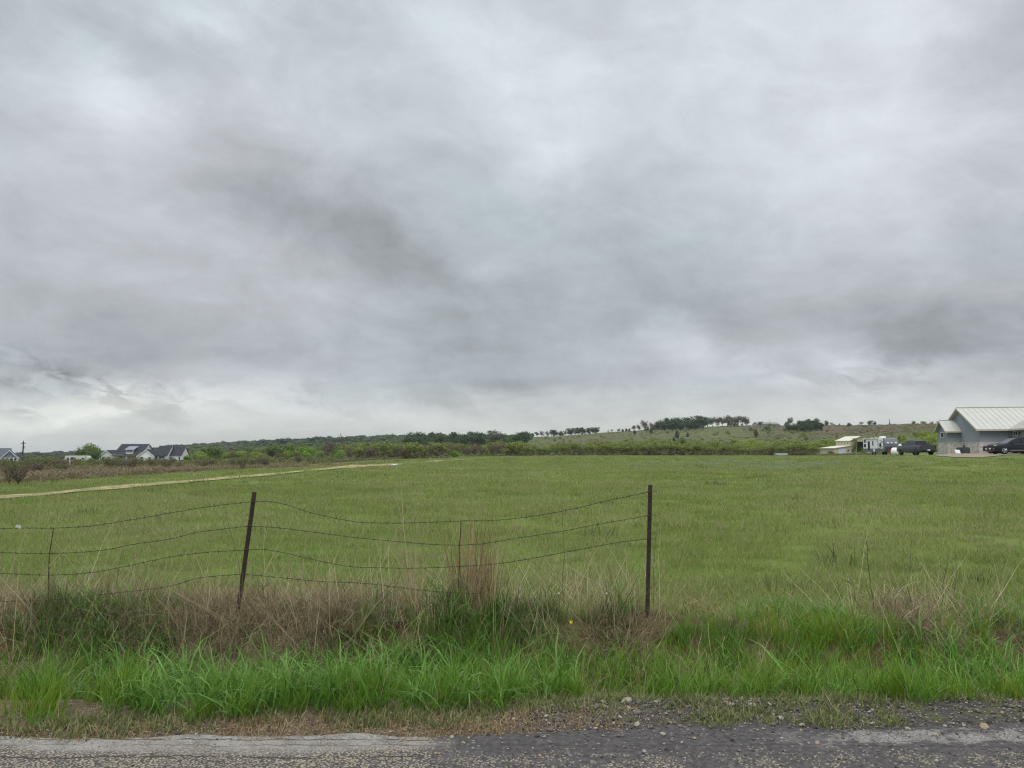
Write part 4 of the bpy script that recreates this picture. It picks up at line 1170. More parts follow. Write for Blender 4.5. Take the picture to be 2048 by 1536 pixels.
kind('yellow', 'green_bush', 'crown', [limbs(2.7, 3.0, 4, .035, 130 + k, .35, 4, 2, 1).mesh('stems', m_twig) for k in range(2)],
     [crown_mesh('crown', YEL, rlobes(140 + k, 9, 4.4, .2, 2.7, .5, .95, .9), 900, .17, 150 + k, ragged=.25) for k in range(4)])
kind('bright', 'green_bush', 'crown', [limbs(2.8, 3.4, 4, .04, 160 + k, .3, 4, 2, 1).mesh('stems', m_twig) for k in range(2)],
     [crown_mesh('crown', BRI, rlobes(170 + k, 9, 4.4, .1, 3.0, .6, 1.0, .9), 1300, .16, 180 + k, ragged=.22) for k in range(3)])
kind('mesq', 'mesquite_bush', 'crown', [limbs(2.3, 2.6, 5, .045, 190 + k, .22, 3, 5, 4).mesh('stems', m_bark) for k in range(4)],
     [crown_mesh('crown', OLI, rlobes(200 + k, 8, 3.0, .75, 2.4, .3, .6, .8), 750, .07, 210 + k, ragged=.4) for k in range(4)])
kind('baremesq', 'mesquite_bush', 'crown', [limbs(2.3, 2.8, 6, .045, 220 + k, .16, 4, 6, 5).mesh('stems', m_bark) for k in range(3)],
     [crown_mesh('crown', OLI, rlobes(230 + k, 8, 3.0, .9, 2.4, .3, .5, .8), 260, .06, 240 + k, ragged=.45) for k in range(3)])
kind('green', 'leafy_tree', 'crown', [limbs(6, 6.5, 5, .16, 250 + k, .28, 2, 3, 2).mesh('trunk', m_bark) for k in range(2)],
     [crown_mesh('crown', MID, rlobes(260 + k, 10, 7.4, .8, 6.6, 1.1, 1.9, .85), 1500, .30, 270 + k, ragged=.22) for k in range(3)])
kind('cedar', 'cedar_bush', 'crown', [limbs(2.2, 1.2, 3, .06, 280 + k, .3, 1, 2, 1).mesh('stems', m_bark) for k in range(2)],
     [crown_mesh('crown', CED, [(0, 0, .8, .8, .8, .8), (.1, 0, 1.5, .6, .6, .7), (0, .1, 2.2, .35, .35, .5)], 320, .2, 290 + k, ragged=.25) for k in range(3)])
kind('haze', 'grey_bush', 'crown', [limbs(2.6, 2.8, 5, .035, 300 + k, .25, 6, 5, 4).mesh('stems', m_twig) for k in range(3)],
     [crown_mesh('crown', BRN, rlobes(310 + k, 8, 3.3, .5, 2.6, .4, .7, .9), 420, .10, 320 + k, ragged=.35) for k in range(3)])
TR = random.Random(99)


def plant(key, px, d, s, label, cat, group=None, sz=None, name=None, lift=0.0):
    nm, cn, trunks, crowns = KIND[key]
    p = ground_at(px, d, -.05 * s + lift)
    o = empty(name or nm, p, TR.uniform(0, 6.28), label, cat, group)
    o.scale = (s * TR.uniform(.92, 1.1), s * TR.uniform(.92, 1.1), s if sz is None else sz)
    tm = TR.choice(trunks); link(tm.name.split('.')[0], tm, o); link(cn, TR.choice(crowns), o)
    return o


J = TR.uniform
# pale thicket along the far edge of the field
gl = ('pale green bush with grey lower stems in the thicket along the far field edge', 'bush', 'pale bushes of the thicket along the far field edge')
px = 1010
while px < 1634:
    plant('pale', px, J(156, 162) + 2, J(.7, 1.0) * (.62 + .75 * float(fbm(px * .022, px * 0., 151, 3))), *gl); px += J(8, 15)
px = 1000
while px < 1632:
    plant('pale', px, J(172, 195), J(.75, 1.1) * (.66 + .75 * float(fbm(px * .022 + 7, px * 0., 152, 3))), *gl); px += J(9, 17)
gg = ('grey twiggy bush tipped with pale green at the foot of the wooded hill', 'bush', 'grey and pale bushes left of the thicket at the field edge')
px = 700
while px < 1040:
    d_ = np.interp(px, [700, 820, 950, 1040], [128, 132, 158, 162])
    plant(TR.choice(('pale', 'haze', 'pale', 'haze')), px, d_ + J(0, 9), J(.85, 1.15), *gg); px += J(12, 22)
px = 700
while px < 1040:
    plant(TR.choice(('pale', 'pale', 'yellow')), px, np.interp(px, [700, 820, 950, 1040], [150, 160, 180, 182]) + J(0, 25), J(1.0, 1.35), *gg); px += J(12, 22)
gy_ = ('bright yellow-green bush on the rise beyond the thicket and behind the caravan', 'bush', 'yellow-green bushes on the rise behind the buildings')
for k in range(96):
    px = J(1470, 1905); d_ = J(238, 300) if px < 1640 else (J(262, 310) if px < 1765 else J(205, 300))
    plant('yellow', px, d_, J(.8, 1.15), *gy_)
for px, d_, s in [(1580, 214, .9), (1600, 210, .95), (1622, 216, .9), (1515, 205, .9), (1540, 215, .95), (1495, 220, .9), (1560, 200, .8)]:
    plant('yellow', px, d_, s, *gy_)
# low pale shrubs on the hill foot between thicket and slope
gs = ('scattered low shrub on the open grassy hillside', 'shrub', 'low shrubs dotted over the hillside')
for k in range(90):
    px = J(1075, 1900); d_ = J(300, 560)
    plant(TR.choice(('mesq', 'haze', 'mesq', 'yellow', 'mesq')), px, d_, J(.5, 1.0) * (1.0 if px < 1650 else .8), *gs)
for px, d_, s, lab in [(1355, 420, 1.7, 'dark cedar on the hillside below the middle of the oak grove'), (1376, 430, 1.1, 'small dark cedar right of the larger cedar below the oak grove'), (1513, 395, 1.5, 'dark cedar low on the slope below the hilltop cottage'),
                       (1270, 500, 1.2, 'dark upright cedar on the slope below the brown trees'), (1303, 500, 1.3, 'thin dark cedar beneath the left end of the oak grove')]:
    plant('cedar', px, d_, s, lab, 'cedar')
plant('green', 1364, 290, .55, 'leafy dark bush standing out above the thicket below the oak grove', 'bush')
plant('mesq', 1310, 300, 1.5, 'sparse bush above the thicket, below the left end of the oak grove', 'bush')
plant('cedar', 1608 - 260, 330, 1.2, 'dark cedar half hidden by the leafy bush above the thicket', 'cedar')

# oak grove on the ridge
gk = ('dark green oak in the dense part of the ridge-top grove', 'oak', 'dense dark oaks of the ridge-top grove')
for px, d_, s in [(1316, 562, .8), (1322, 560, .95), (1338, 548, 1.0), (1352, 556, 1.08), (1368, 545, 1.02), (1384, 560, 1.12), (1398, 550, 1.1), (1330, 525, .8), (1346, 520, .85), (1362, 518, .8), (1378, 528, .8), (1392, 530, .75), (1408, 556, .95)]:
    plant('oak', px, d_, s, *gk)
gd = ('open-crowned oak showing sky beneath it on the ridge', 'oak', 'open-crowned oaks along the ridge right of the dense grove')
for px, d_, s in [(1416, 590, .85), (1426, 596, .9), (1437, 592, .88), (1446, 598, .7), (1456, 590, 1.0), (1467, 596, .85), (1476, 594, .92), (1486, 590, .85), (1494, 585, .85)]:
    plant('dull', px, d_, s, *gd)
for px, d_, s, lab in [(1268, 610, .55, 'low brown tree at the far left end of the ridge-top grove'), (1290, 605, 1.0, 'tallest brown-leaved tree left of the dense oak grove'), (1305, 600, .72, 'brown tree squeezed between the tallest brown one and the dense oaks'), (1278, 606, .6, 'small grey-brown tree next to the tallest brown tree on the ridge')]:
    plant('brown', px, d_, s, lab, 'tree')
for px, d_, s, key, lab in [(1582, 560, .75, 'dull', 'rounded pale tree on the ridge right of the hilltop cottage'), (1575, 555, .5, 'green', 'small green tree left of the rounded pale tree on the ridge'), (1618, 520, .6, 'oak', 'flat-topped oak on the skyline above the dark clump'), (1633, 515, .65, 'dull', 'grey-green tree on the skyline at the right end of the dark clump'),
                            (1540, 520, .55, 'mesq', 'thin shrubby tree in front of the hilltop cottage'), (1522, 560, .45, 'dull', 'small tree at the left gable of the hilltop cottage'), (1535, 470, .5, 'green', 'dark rounded bush on the slope below the hilltop cottage'), (1655, 500, .45, 'dull', 'small bush on the skyline right of the dark clump'),
                            (1700, 480, .42, 'green', 'lone rounded bush on the brown skyline above the barn'), (1742, 470, .45, 'dull', 'flat little tree on the brown skyline above the caravan'), (1830, 446, .32, 'green', 'broad low tree on the brown skyline left of the grey house'), (1502, 500, .35, 'green', 'small bush on the slope right of the open-crowned oaks')]:
    plant(key, px, d_, s * (2.6 if key == 'mesq' else 1), lab, 'tree')
go_ = ('dark green oak in the clump on the slope below the skyline trees', 'oak', 'dark clump of oaks on the slope left of the brown hillside')
for px, d_, s in [(1578, 440, .62), (1590, 436, .62), (1603, 445, .7), (1615, 438, .72), (1627, 442, .75), (1636, 446, .7), (1608, 425, .5), (1622, 425, .5), (1642, 440, .5)]:
    plant('oak', px, d_, s, *go_)
# skyline oaks at the left end of the hill
gh = ('small oak on the low crest where the wooded hill meets the open hill', 'oak', 'row of small oaks on the crest left of the grove')
for px, d_, s in [(1066, 700, .45), (1074, 690, .6), (1083, 695, .62), (1095, 685, .6), (1103, 690, .75), (1110, 688, .7), (1122, 690, .62), (1131, 686, .6), (1140, 692, .8), (1150, 688, .85), (1157, 690, .8), (1166, 692, .8), (1178, 690, .68), (1187, 690, .72), (1193, 688, .72)]:
    plant(TR.choice(('oak', 'dull')), px, d_, s, *gh)
gsk = ('low shrub on the bare crest of the open hill', 'shrub', 'low shrubs along the bare crest of the open hill')
for k in range(17):
    px = J(1195, 1262) if k < 12 else J(1640, 1890)
    plant(TR.choice(('cedar', 'haze', 'mesq')), px, np.interp(px, [1195, 1262, 1640, 1890], [628, 615, 545, 446]) + J(-4, 4), J(.6, 1.1), *gsk)

for k in range(40):
    px = J(1265, 1500); plant(TR.choice(('haze', 'mesq', 'cedar', 'haze')), px, J(560, 600) if px > 1420 else J(545, 600), J(.8, 1.5), 'grey scrubby bush under the oaks of the ridge-top grove', 'bush', 'scrubby bushes under the ridge-top oaks')

# dark oaks in front of the wooded hill
gw = ('dark oak in the wood at the near foot of the wooded hill', 'oak', 'dark oaks at the near foot of the wooded hill')
for k in range(58):
    px = J(806, 968); d_ = J(430, 640)
    plant('oak', px, d_, J(.6, 1.2), *gw)
for k in range(18):
    px = J(965, 1050); plant(TR.choice(('oak', 'green')), px, J(440, 560), J(.6, .95), *gw)
plant('dull', 989, 470, 1.25, 'tallest tree standing above the wood right of the dark oaks', 'tree')
plant('oak', 1036, 420, .95, 'leaning dark tree at the right end of the wood, by the open hill', 'tree')
plant('oak', 1046, 425, .8, 'last dark tree of the wood beside the open hill', 'tree')

# mixed brush in the valley, left half
gv = ('olive green bush in the valley below the wooded hill', 'bush', 'olive and green bushes in the valley below the wooded hill')
for k in range(170):
    px = J(370, 830); d_ = J(170, 520)
    if TR.random() < .8: plant(TR.choice(('pale', 'mesq', 'pale', 'haze', 'yellow')), px, d_, J(.55, .9) * np.interp(d_, [170, 300, 520], [.9, 1.3, 2.0]), *gv)
    else: plant('green', px, J(260, 520), J(.45, .75), *gv)
for px, d_, s, key, lab, c_ in [(612, 200, 1.12, 'bright', 'broad bright green bush in the middle of the valley brush', 'bush'), (586, 206, .8, 'bright', 'smaller bright green bush joined to the left of the broad one', 'bush'), (640, 196, .62, 'bright', 'low bright bush just right of the broad bright one', 'bush'), (680, 190, .75, 'bright', 'bright bush at the foot of the dead snag', 'bush'),
                            (403, 215, .95, 'bright', 'bright green bush right of the white farmhouse', 'bush'), (374, 205, .6, 'bright', 'lower bright green bush nearest the right end of the white farmhouse', 'bush'), (312 - 30, 175, .0, 'bright', '', ''),
                            (427, 205, .62, 'green', 'small dark round-headed tree beside the bright bush', 'tree'), (488, 56, .46, 'mesq', 'dark lone mesquite with a single bent trunk on the brown heath', 'mesquite'), (548, 190, .6, 'green', 'dark bush behind the middle of the brown heath', 'bush'), (577, 235, .75, 'green', 'dark oak-like bush left of the broad bright green bush', 'bush'),
                            (657, 230, .6, 'brown', 'grey leafless tree behind the bright bushes', 'tree'), (742, 140, .95, 'haze', 'grey bush behind the end of the sand heap', 'bush'), (910, 150, .55, 'bright', 'low bright bush just beyond the second sandy patch', 'bush'), (812, 140, .5, 'bright', 'low bright bush just beyond the end of the dirt track', 'bush')]:
    if s > 0: plant(key, px, d_, s, lab, c_)
o = empty('dead_snag', ground_at(686, 230), 0, 'bare dead snag with a broken top above the valley brush', 'dead tree')
mb = MB(); mb.tube([(0, 0, -.3), (.1, 0, 2), (-.1, 0, 4), (-.5, .1, 5.6), (-.9, .1, 7.0)], [.28, .24, .2, .15, .07], 6); mb.tube([(-.05, 0, 3.6), (.5, 0, 4.6), (.65, .1, 5.5)], [.14, .1, .05], 5); mb.tube([(-.4, 0, 5.2), (-1.1, 0, 5.6), (-1.3, 0, 6.2)], [.1, .07, .03], 4)
mb.build('trunk', m_bark, o)
# heath on the left
gm_ = ('grey-green mesquite bush on the brown heath left of the dirt track', 'mesquite', 'mesquite bushes on the brown heath left of the dirt track')
for k in range(150):
    px = J(-260, 620); d_ = 44 + 120 * TR.random() ** 1.5
    if (px - 1024) / F * d_ < scrub_x(d_) - 3: plant(TR.choice(('mesq', 'mesq', 'mesq', 'haze')), px, d_, J(.32, .5) * np.interp(d_, [50, 180], [.9, .85]), *gm_)
for px, d_, s, key, lab in [(36, 33, .56, 'baremesq', 'nearly bare mesquite at the left edge of the brown heath, nearest the track'), (73, 48, .50, 'mesq', 'thin green mesquite right of the nearly bare one on the heath'), (105, 51, .46, 'mesq', 'dark twiggy mesquite, third from the left on the near heath'), (330, 55, .42, 'baremesq', 'sparse grey mesquite in front of the garage of the white farmhouse'),
                            (222, 53, .50, 'mesq', 'full grey-green mesquite in front of the left gable of the white farmhouse'), (250, 56, .40, 'mesq', 'small dark mesquite in front of the porch of the white farmhouse'), (305, 60, .44, 'mesq', 'grey-green mesquite before the front gable of the white farmhouse')]:
    plant(key, px, d_, s, lab, 'mesquite')
gbr = ('bright green bush in front of the white farmhouse', 'bush', 'bright green bushes before the white farmhouse')
for px, d_ in [(165, 200), (182, 190), (200, 195), (214, 205), (155, 210), (262, 190), (272, 195)]: plant('bright', px, d_, J(.32, .46), *gbr)
plant('billow', 165, 288, .92, 'broad billowing tree left of the white farmhouse', 'tree'); plant('billow', 181, 292, 1.22, 'taller crown merging with the broad tree beside the farmhouse', 'tree')

# ---- brush on the heath and wood on the far hill: nobody could count these
bru = []
for k in range(4):
    A = blades(70, .55, .62, .022, .42, .5, 3, 1000 + k); Lq = leaves([(0, 0, .35, .6, .6, .32)], 90, .055, 1010 + k, ragged=.4)
    V, Fc, B, M = join_arr([A, Lq]); bru.append(proto('brush', mesh_arrays('brush', V, Fc, [BRU, BRU], M, attrs={'bv': B})))
n = 30000
pxv = rng.uniform(-420, 760, n); d_ = np.exp(rng.uniform(math.log(26), math.log(150), n)); x = (pxv - 1024) / F * d_
off = scrub_x(d_) - x
k = (off > .4 + 2.0 * rng.uniform(0, 1, n) ** 2) & (rng.uniform(0, 1, n) < (.3 + smooth(.35, .6, fbm(x * .12, d_ * .12, 121, 3))) * smooth(82, 44, d_)); x, y = x[k], d_[k]
s = rng.uniform(.35, 1.0, len(x)) * np.interp(y, [26, 60, 150], [.55, .62, .8])
z = Hn(x, y) - .03
scatter('brown_undergrowth', np.stack([x, y, z], -1), np.stack([rng.normal(0, .1, len(x)), rng.normal(0, .1, len(x)), rng.uniform(0, 6.28, len(x))], -1), np.stack([s * 1.3, s * 1.3, s * .95], -1), rng.integers(0, 4, len(x)), bru, 'stuff', 'low brown leafless brush covering the heath left of the track', 'brush')
n = 14000
pxv = rng.uniform(-420, 800, n); d_ = np.exp(rng.uniform(math.log(46), math.log(330), n)); x = (pxv - 1024) / F * d_
k = (x < scrub_x(d_) - 6) & (rng.uniform(0, 1, n) < smooth(40, 90, d_)); x, y = x[k], d_[k]
VB = leafy('valley_brush_leaves', [(0, S(88, 88, 58)), (.5, S(112, 118, 70)), (1, S(134, 142, 82))], .25, clump=.6)
vb = []
for k_ in range(3):
    V, Fc, B = leaves([(0, 0, .3, .9, .9, .45), (.6, .3, .25, .5, .5, .35)], 70, .13, 1150 + k_, ragged=.4); vb.append(proto('valley_brush', mesh_arrays('valley_brush', V, Fc, VB, attrs={'bv': B})))
s = rng.uniform(.5, 1.2, len(x)) * np.interp(y, [46, 330], [.42, .9])
scatter('green_undergrowth', np.stack([x, y, Hn(x, y) - .03], -1), np.stack([0 * x, 0 * x, rng.uniform(0, 6.28, len(x))], -1), np.stack([s * 1.2, s * 1.2, s], -1), rng.integers(0, 3, len(x)), vb, 'stuff', 'low green brush filling the ground between the heath and the houses', 'brush')
# coarse grass and brush on the open hill and the valley floor
hb = []
HBM = leafy('hill_brush_leaves', [(0, S(100, 100, 66)), (.5, S(114, 118, 74)), (1, S(124, 134, 80))], .2, clump=.5)
for k in range(3):
    V, Fc, B = leaves([(0, 0, .3, .9, .9, .4), (.6, .3, .25, .5, .5, .3)], 60, .16, 1050 + k, ragged=.4); hb.append(proto('hill_brush', mesh_arrays('hill_brush', V, Fc, HBM, attrs={'bv': B})))
n = 26000
pxv = rng.uniform(-300, 2300, n); d_ = np.exp(rng.uniform(math.log(135), math.log(620), n)); x = (pxv - 1024) / F * d_
ed = np.interp(pxv, [0, 700, 800, 950, 1640, 1760, 1900, 2100], [130, 120, 114, 154, 156, 165, 130, 130])
k = (d_ > ed + 3) & (rng.uniform(0, 1, n) < .25 + smooth(.42, .6, fbm(x * .03, d_ * .03, 125, 4)))
x, y = x[k], d_[k]; s = rng.uniform(.5, 1.3, len(x))
scatter('hill_undergrowth', np.stack([x, y, Hn(x, y) - .05], -1), np.stack([0 * x, 0 * x, rng.uniform(0, 6.28, len(x))], -1), np.stack([s * 1.1, s * 1.1, s * .6], -1), rng.integers(0, 3, len(x)), hb, 'stuff', 'rough low brush over the valley floor and the open hillside', 'brush')

DK = leafy('far_oak_leaves', [(0, S(42, 58, 44)), (.45, S(58, 74, 52)), (1, S(80, 96, 64))], .15, clump=.2, rnd=.9)
LT = leafy('far_light_leaves', [(0, S(74, 90, 52)), (.5, S(96, 112, 64)), (1, S(120, 130, 82))], .2, clump=.2, rnd=.9)
fw = [proto('far_tree', crown_mesh('far_tree', m_, rlobes(400 + k, 7, 8.0, .3, 7.2, 1.4, 2.2), 260, .75, 410 + k)) for k, m_ in enumerate([DK, DK, DK, LT, LT, LT])]
n = 16000
pxv = rng.uniform(-500, 1062, n); d_ = np.exp(rng.uniform(math.log(380), math.log(2600), n)); x = (pxv - 1024) / F * d_
near_lim = np.interp(pxv, [-500, 200, 330, 480, 640, 800, 950, 1040, 1062], [380, 380, 420, 500, 520, 520, 560, 560, 600])
k = (d_ > near_lim) & (d_ < np.interp(pxv, [-500, 300, 640, 1062], [2600, 2400, 1750, 1250])); x, y, pxv = x[k], d_[k], pxv[k]
darkp = smooth(.25, .75, (y - 650) / 600 + (fbm(x * .012, y * .012, 131, 3) - .5) * 1.6)
idx = np.where(rng.uniform(0, 1, len(x)) < darkp * .9 + .06, rng.integers(3, 6, len(x)), rng.integers(0, 3, len(x)))
s = rng.uniform(.5, 1.0, len(x)) * (1 - .3 * (y < 800)) * np.where((pxv < 330) & (y < 1250), .5, 1.0) * np.where(rng.uniform(0, 1, len(x)) < .08, 1.45, 1.0)
scatter('far_woods', np.stack([x, y, Hn(x, y) - .4], -1), np.stack([0 * x, 0 * x, rng.uniform(0, 6.28, len(x))], -1), np.stack([s * 1.15, s * 1.15, s * .85], -1), idx, fw, 'stuff', 'dense wood covering the long far hill on the left', 'wood')
# ------------------------------------------------------------------ buildings
def stone_mat():
    m, g, out = new_mat('limestone_blocks')
    b = g.new('ShaderNodeBsdfPrincipled'); p = g.obj(); x, y, z = g.sep(p)
    uv = g.comb(g.add(x, y), z, 0)
    br = g.new('ShaderNodeTexBrick'); g.put(br.inputs['Vector'], uv)
    br.inputs['Scale'].default_value = 1.0; br.inputs['Brick Width'].default_value = .55; br.inputs['Row Height'].default_value = .24
    br.inputs['Mortar Size'].default_value = .018; br.inputs['Color1'].default_value = S(196, 190, 184); br.inputs['Color2'].default_value = S(224, 218, 210); br.inputs['Mortar'].default_value = S(164, 160, 156)
    c = g.mix(g.mul(g.step(.48, .66, g.noise(p, 3.2, 5, .65)), .75), br.outputs['Color'], S(150, 140, 136))
    c = g.mix(g.mul(g.step(.5, .7, g.noise(p, 1.1, 4, .6)), .4), c, S(206, 200, 190))
    g.put(b.inputs['Base Color'], c); b.inputs['Roughness'].default_value = .9
    g.put(b.inputs['Normal'], g.bump(g.add(br.outputs['Fac'], g.noise(p, 5, 4, .6)), .6, .03))
    g.l.new(b.outputs[0], out.inputs[0]); return m


m_stucco = surf('grey_stucco', S(144, 152, 159), .9, var=.06, scale=.8, spec=.2)
m_metal = surf('cream_metal_roof', S(190, 188, 180), .5, .0, var=.05, scale=.6, spec=.4)
m_trim = surf('tan_trim', S(198, 190, 172), .6, var=.06)
m_stone = stone_mat()
m_white = surf('white_paint', S(243, 244, 245), .6, var=.05, scale=.7)
m_frame = surf('white_frame', S(232, 232, 230), .5, var=.03)
m_glass = glass('window_glass')
m_unit = surf('dark_grey_metal', S(74, 80, 84), .6, .2, var=.12)
m_black = surf('black_plastic', S(24, 24, 26), .5, var=.2)
m_shingle = surf('charcoal_shingles', S(38, 41, 49), .85, var=.12, scale=1.2, fine=9)
m_beige = surf('beige_sheet_metal', S(186, 180, 152), .6, var=.07, scale=.6)
m_conc = surf('pale_concrete', S(176, 168, 150), .9, var=.12)


def window(name, parent, p0, u, w, h, n=1, depth=.07, pr=None, bars=(), mat=None):
    """framed window: p0 = lower left corner on the wall face, u = horizontal direction, outward normal = (u.y,-u.x)"""
    p0 = Vector(p0); u = Vector(u).normalized(); o_ = Vector((u.y, -u.x, 0)); z = Vector((0, 0, 1))
    def P(a, b, t): return p0 + u * a + z * b + o_ * t
    def bx(mb, a0, a1, b0, b1, t0, t1):
        vs = [P(a, b, t) for t in (t0, t1) for b in (b0, b1) for a in (a0, a1)]
        mb.add(vs, [(0, 2, 3, 1), (4, 5, 7, 6), (0, 1, 5, 4), (2, 6, 7, 3), (0, 4, 6, 2), (1, 3, 7, 5)])
    f = .07 if h > .5 else .05
    mb = MB(); bx(mb, 0, w, 0, f, .004, depth); bx(mb, 0, w, h - f, h, .004, depth); bx(mb, 0, f, f, h - f, .004, depth); bx(mb, w - f, w, f, h - f, .004, depth)
    for i in range(1, n): bx(mb, w * i / n - f * .5, w * i / n + f * .5, f, h - f, .004, depth)
    fr = mb.build(name, mat or m_frame, parent)
    mb = MB(); bx(mb, f * .6, w - f * .6, f * .6, h - f * .6, .006, .02); mb.build('pane', m_glass, fr)
    return fr


def gable_roof(mb, x0, x1, y0, y1, ze, zr, ov, t, ridge='x', og=.35):
    """two pitched slabs; ridge along x or y. eave height ze at the wall, ridge height zr"""
    if ridge == 'x':
        ym = (y0 + y1) / 2; k = (zr - ze) / (ym - y0)
        mb.slab((x0 - og, y0 - ov, ze - k * ov), (x1 + og, y0 - ov, ze - k * ov), (x1 + og, ym, zr), (x0 - og, ym, zr), t)
        mb.slab((x0 - og, ym, zr), (x1 + og, ym, zr), (x1 + og, y1 + ov, ze - k * ov), (x0 - og, y1 + ov, ze - k * ov), t)
    else:
        xm = (x0 + x1) / 2; k = (zr - ze) / (xm - x0)
        mb.slab((x0 - ov, y1 + og, ze - k * ov), (x0 - ov, y0 - og, ze - k * ov), (xm, y0 - og, zr), (xm, y1 + og, zr), t)
        mb.slab((xm, y1 + og, zr), (xm, y0 - og, zr), (x1 + ov, y0 - og, ze - k * ov), (x1 + ov, y1 + og, ze - k * ov), t)


def seams(mb, a, b, c, d, step, w=.035, h=.045):
    """standing seams from eave edge a-b up to ridge edge d-c"""
    a, b, c, d = map(Vector, (a, b, c, d)); n = (b - a).cross(d - a).normalized(); L_ = (b - a).length; k = int(L_ / step)
    u = (b - a).normalized()
    for i in range(1, k):
        t = i / k; p = a.lerp(b, t) + n * .002; q = d.lerp(c, t) + n * .002
        vs = [p - u * w / 2, p + u * w / 2, q + u * w / 2, q - u * w / 2]
        mb.add(vs + [v + n * h for v in vs], [(4, 5, 6, 7), (0, 1, 5, 4), (1, 2, 6, 5), (2, 3, 7, 6), (3, 0, 4, 7)])


# ---- grey house with the cream metal roof (right)
R_ang = math.radians(-12.8)
hp = at(1961, 907, 90)
house = empty('grey_house', (hp.x, hp.y, H(hp.x, hp.y) - .05), R_ang, 'grey stucco house with cream standing-seam metal roof and pale stone base', 'house')
hz = EYE - 12 / F * 90 - (H(hp.x, hp.y) - .05)          # yard level in house coordinates
WH, RISE, DEP = 3.05, 2.6, 12.4
mb = MB(); mb.prism([(0, -.6), (DEP, -.6), (DEP, WH), (DEP / 2, WH + RISE - .14), (0, WH)], lambda u, v, t: (t, u, v), 0, 21)
mb.box(-1.5, -.002, 6.4, 10.1, -.6, WH - .05); mb.prism([(6.4, WH - .05), (10.1, WH - .05), (8.25, WH + 1.0)], lambda u, v, t: (t, u, v), -1.5, -.002)
mb.box(3.4, 12.4, -5.0, -.002, -.6, WH); mb.prism([(3.4, WH), (12.4, WH), (7.9, WH + 1.86)], lambda u, v, t: (u, t, v), -5.0, -.002)
wall = mb.build('wall', m_stucco, house)
mb = MB()
st = 1.3
mb.box(-.06, 3.4, -.07, -.003, -.6, st); mb.box(-.07, -.003, -.003, 6.33, -.6, st)
mb.box(-1.5, -.003, 6.33, 6.397, -.6, st); mb.box(-1.57, -1.503, 6.33, 10.17, -.6, st)
mb.box(3.333, 3.397, -5.06, -.075, -.6, st)
mb.box(-.09, 3.33, -.10, -.003, st + .003, st + .07); mb.box(-.10, -.003, .0, 6.30, st + .003, st + .07); mb.box(-1.6, -1.503, 6.30, 10.2, st + .003, st + .07); mb.box(-1.5, -.101, 6.30, 6.397, st + .003, st + .07); mb.box(3.303, 3.397, -5.09, -.103, st + .003, st + .07)
mb.build('stone_base', m_stone, wall)
mb = MB(); k_ = RISE / (DEP / 2); ov = .55
gable_roof(mb, 0, 21, 0, DEP, WH + .06, WH + RISE, ov, .10, 'x', .45)
zE = WH + .06 - k_ * ov
seams(mb, (-.45, -ov, zE), (21.4, -ov, zE), (21.4, DEP / 2, WH + RISE), (-.45, DEP / 2, WH + RISE), .62)
roof = mb.build('roof', m_metal, house)
mb = MB(); k2 = (1.02) / 1.85
gable_roof(mb, -1.5, -.36, 6.4, 10.1, WH, WH + 1.10, .45, .09, 'x', .35)
seams(mb, (-1.85, 5.95, WH - .45 * k2 - .02), (-.02, 5.95, WH - .45 * k2 - .02), (-.02, 8.25, WH + 1.10), (-1.85, 8.25, WH + 1.10), .6)
mb.build('roof', m_metal, house)
mb = MB(); k3 = 1.93 / 4.5
gable_roof(mb, 3.4, 12.4, -5.0, 4.4, WH + .05, WH + 1.98, .5, .09, 'y', .4)
seams(mb, (2.9, 4.4, WH + .05 - .5 * k3), (2.9, -5.4, WH + .05 - .5 * k3), (7.9, -5.4, WH + 1.98), (7.9, 4.4, WH + 1.98), .62)
mb.build('roof', m_metal, house)
mb = MB()      # fascia and rake boards
mb.box(-.47, 2.83, -ov - .045, -ov - .003, zE - .20, zE + .005)
mb.box(2.855, 2.897, -5.4, -.6, WH - .36, WH - .16)
def rake(x, y0, z0, y1, z1, hgt=.2): mb.slab((x, y0, z0 - hgt), (x, y1, z1 - hgt), (x, y1, z1 + .01), (x, y0, z0 + .01), .04)
rake(-.453, -ov, zE, DEP / 2, WH + RISE); rake(-.453, DEP / 2, WH + RISE, DEP + ov, zE)
rake(-1.853, 5.95, WH - .25, 8.25, WH + 1.1); rake(-1.853, 8.25, WH + 1.1, 10.55, WH - .25)
mb.box(-1.86, -.02, 5.90, 5.945, WH - .44, WH - .25)
mb.build('fascia', m_trim, house)
mb = MB(); mb.tube([(-.46, DEP / 2, WH + RISE + .03), (21.4, DEP / 2, WH + RISE + .03)], .07, 6); mb.tube([(-1.86, 8.25, WH + 1.13), (-.4, 8.25, WH + 1.13)], .06, 6)
mb.build('ridge_cap', surf('grey_ridge_cap', S(150, 148, 140), .5), roof)
window('window', house, (-1.503, 8.95, 1.95), (0, -1, 0), 1.3, .72, 1)
window('window', house, (3.397, -.35, 2.05), (0, -1, 0), 1.3, .62, 2)
mb = MB(); mb.box(3.25, 3.396, -2.35, -2.2, 2.35, 2.5); mb.tube([(3.3, -2.27, 2.5), (3.1, -2.27, 2.62), (2.95, -2.27, 2.5)], .03, 6); mb.lathe([(2.36, .17), (2.46, .13), (2.55, .04)], lambda a, u, v: (2.95 + u, -2.27 + v, a), 12); mb.lathe([(2.1, .12), (2.34, .10)], lambda a, u, v: (3.2 + u * .6, -2.27 + v * .6, a), 10)
mb.build('wall_lamp', m_black, house)
HM = Matrix.Translation(house.location) @ Matrix.Rotation(R_ang, 4, 'Z')
def hloc(x, y, z): return HM @ Vector((x, y, z))


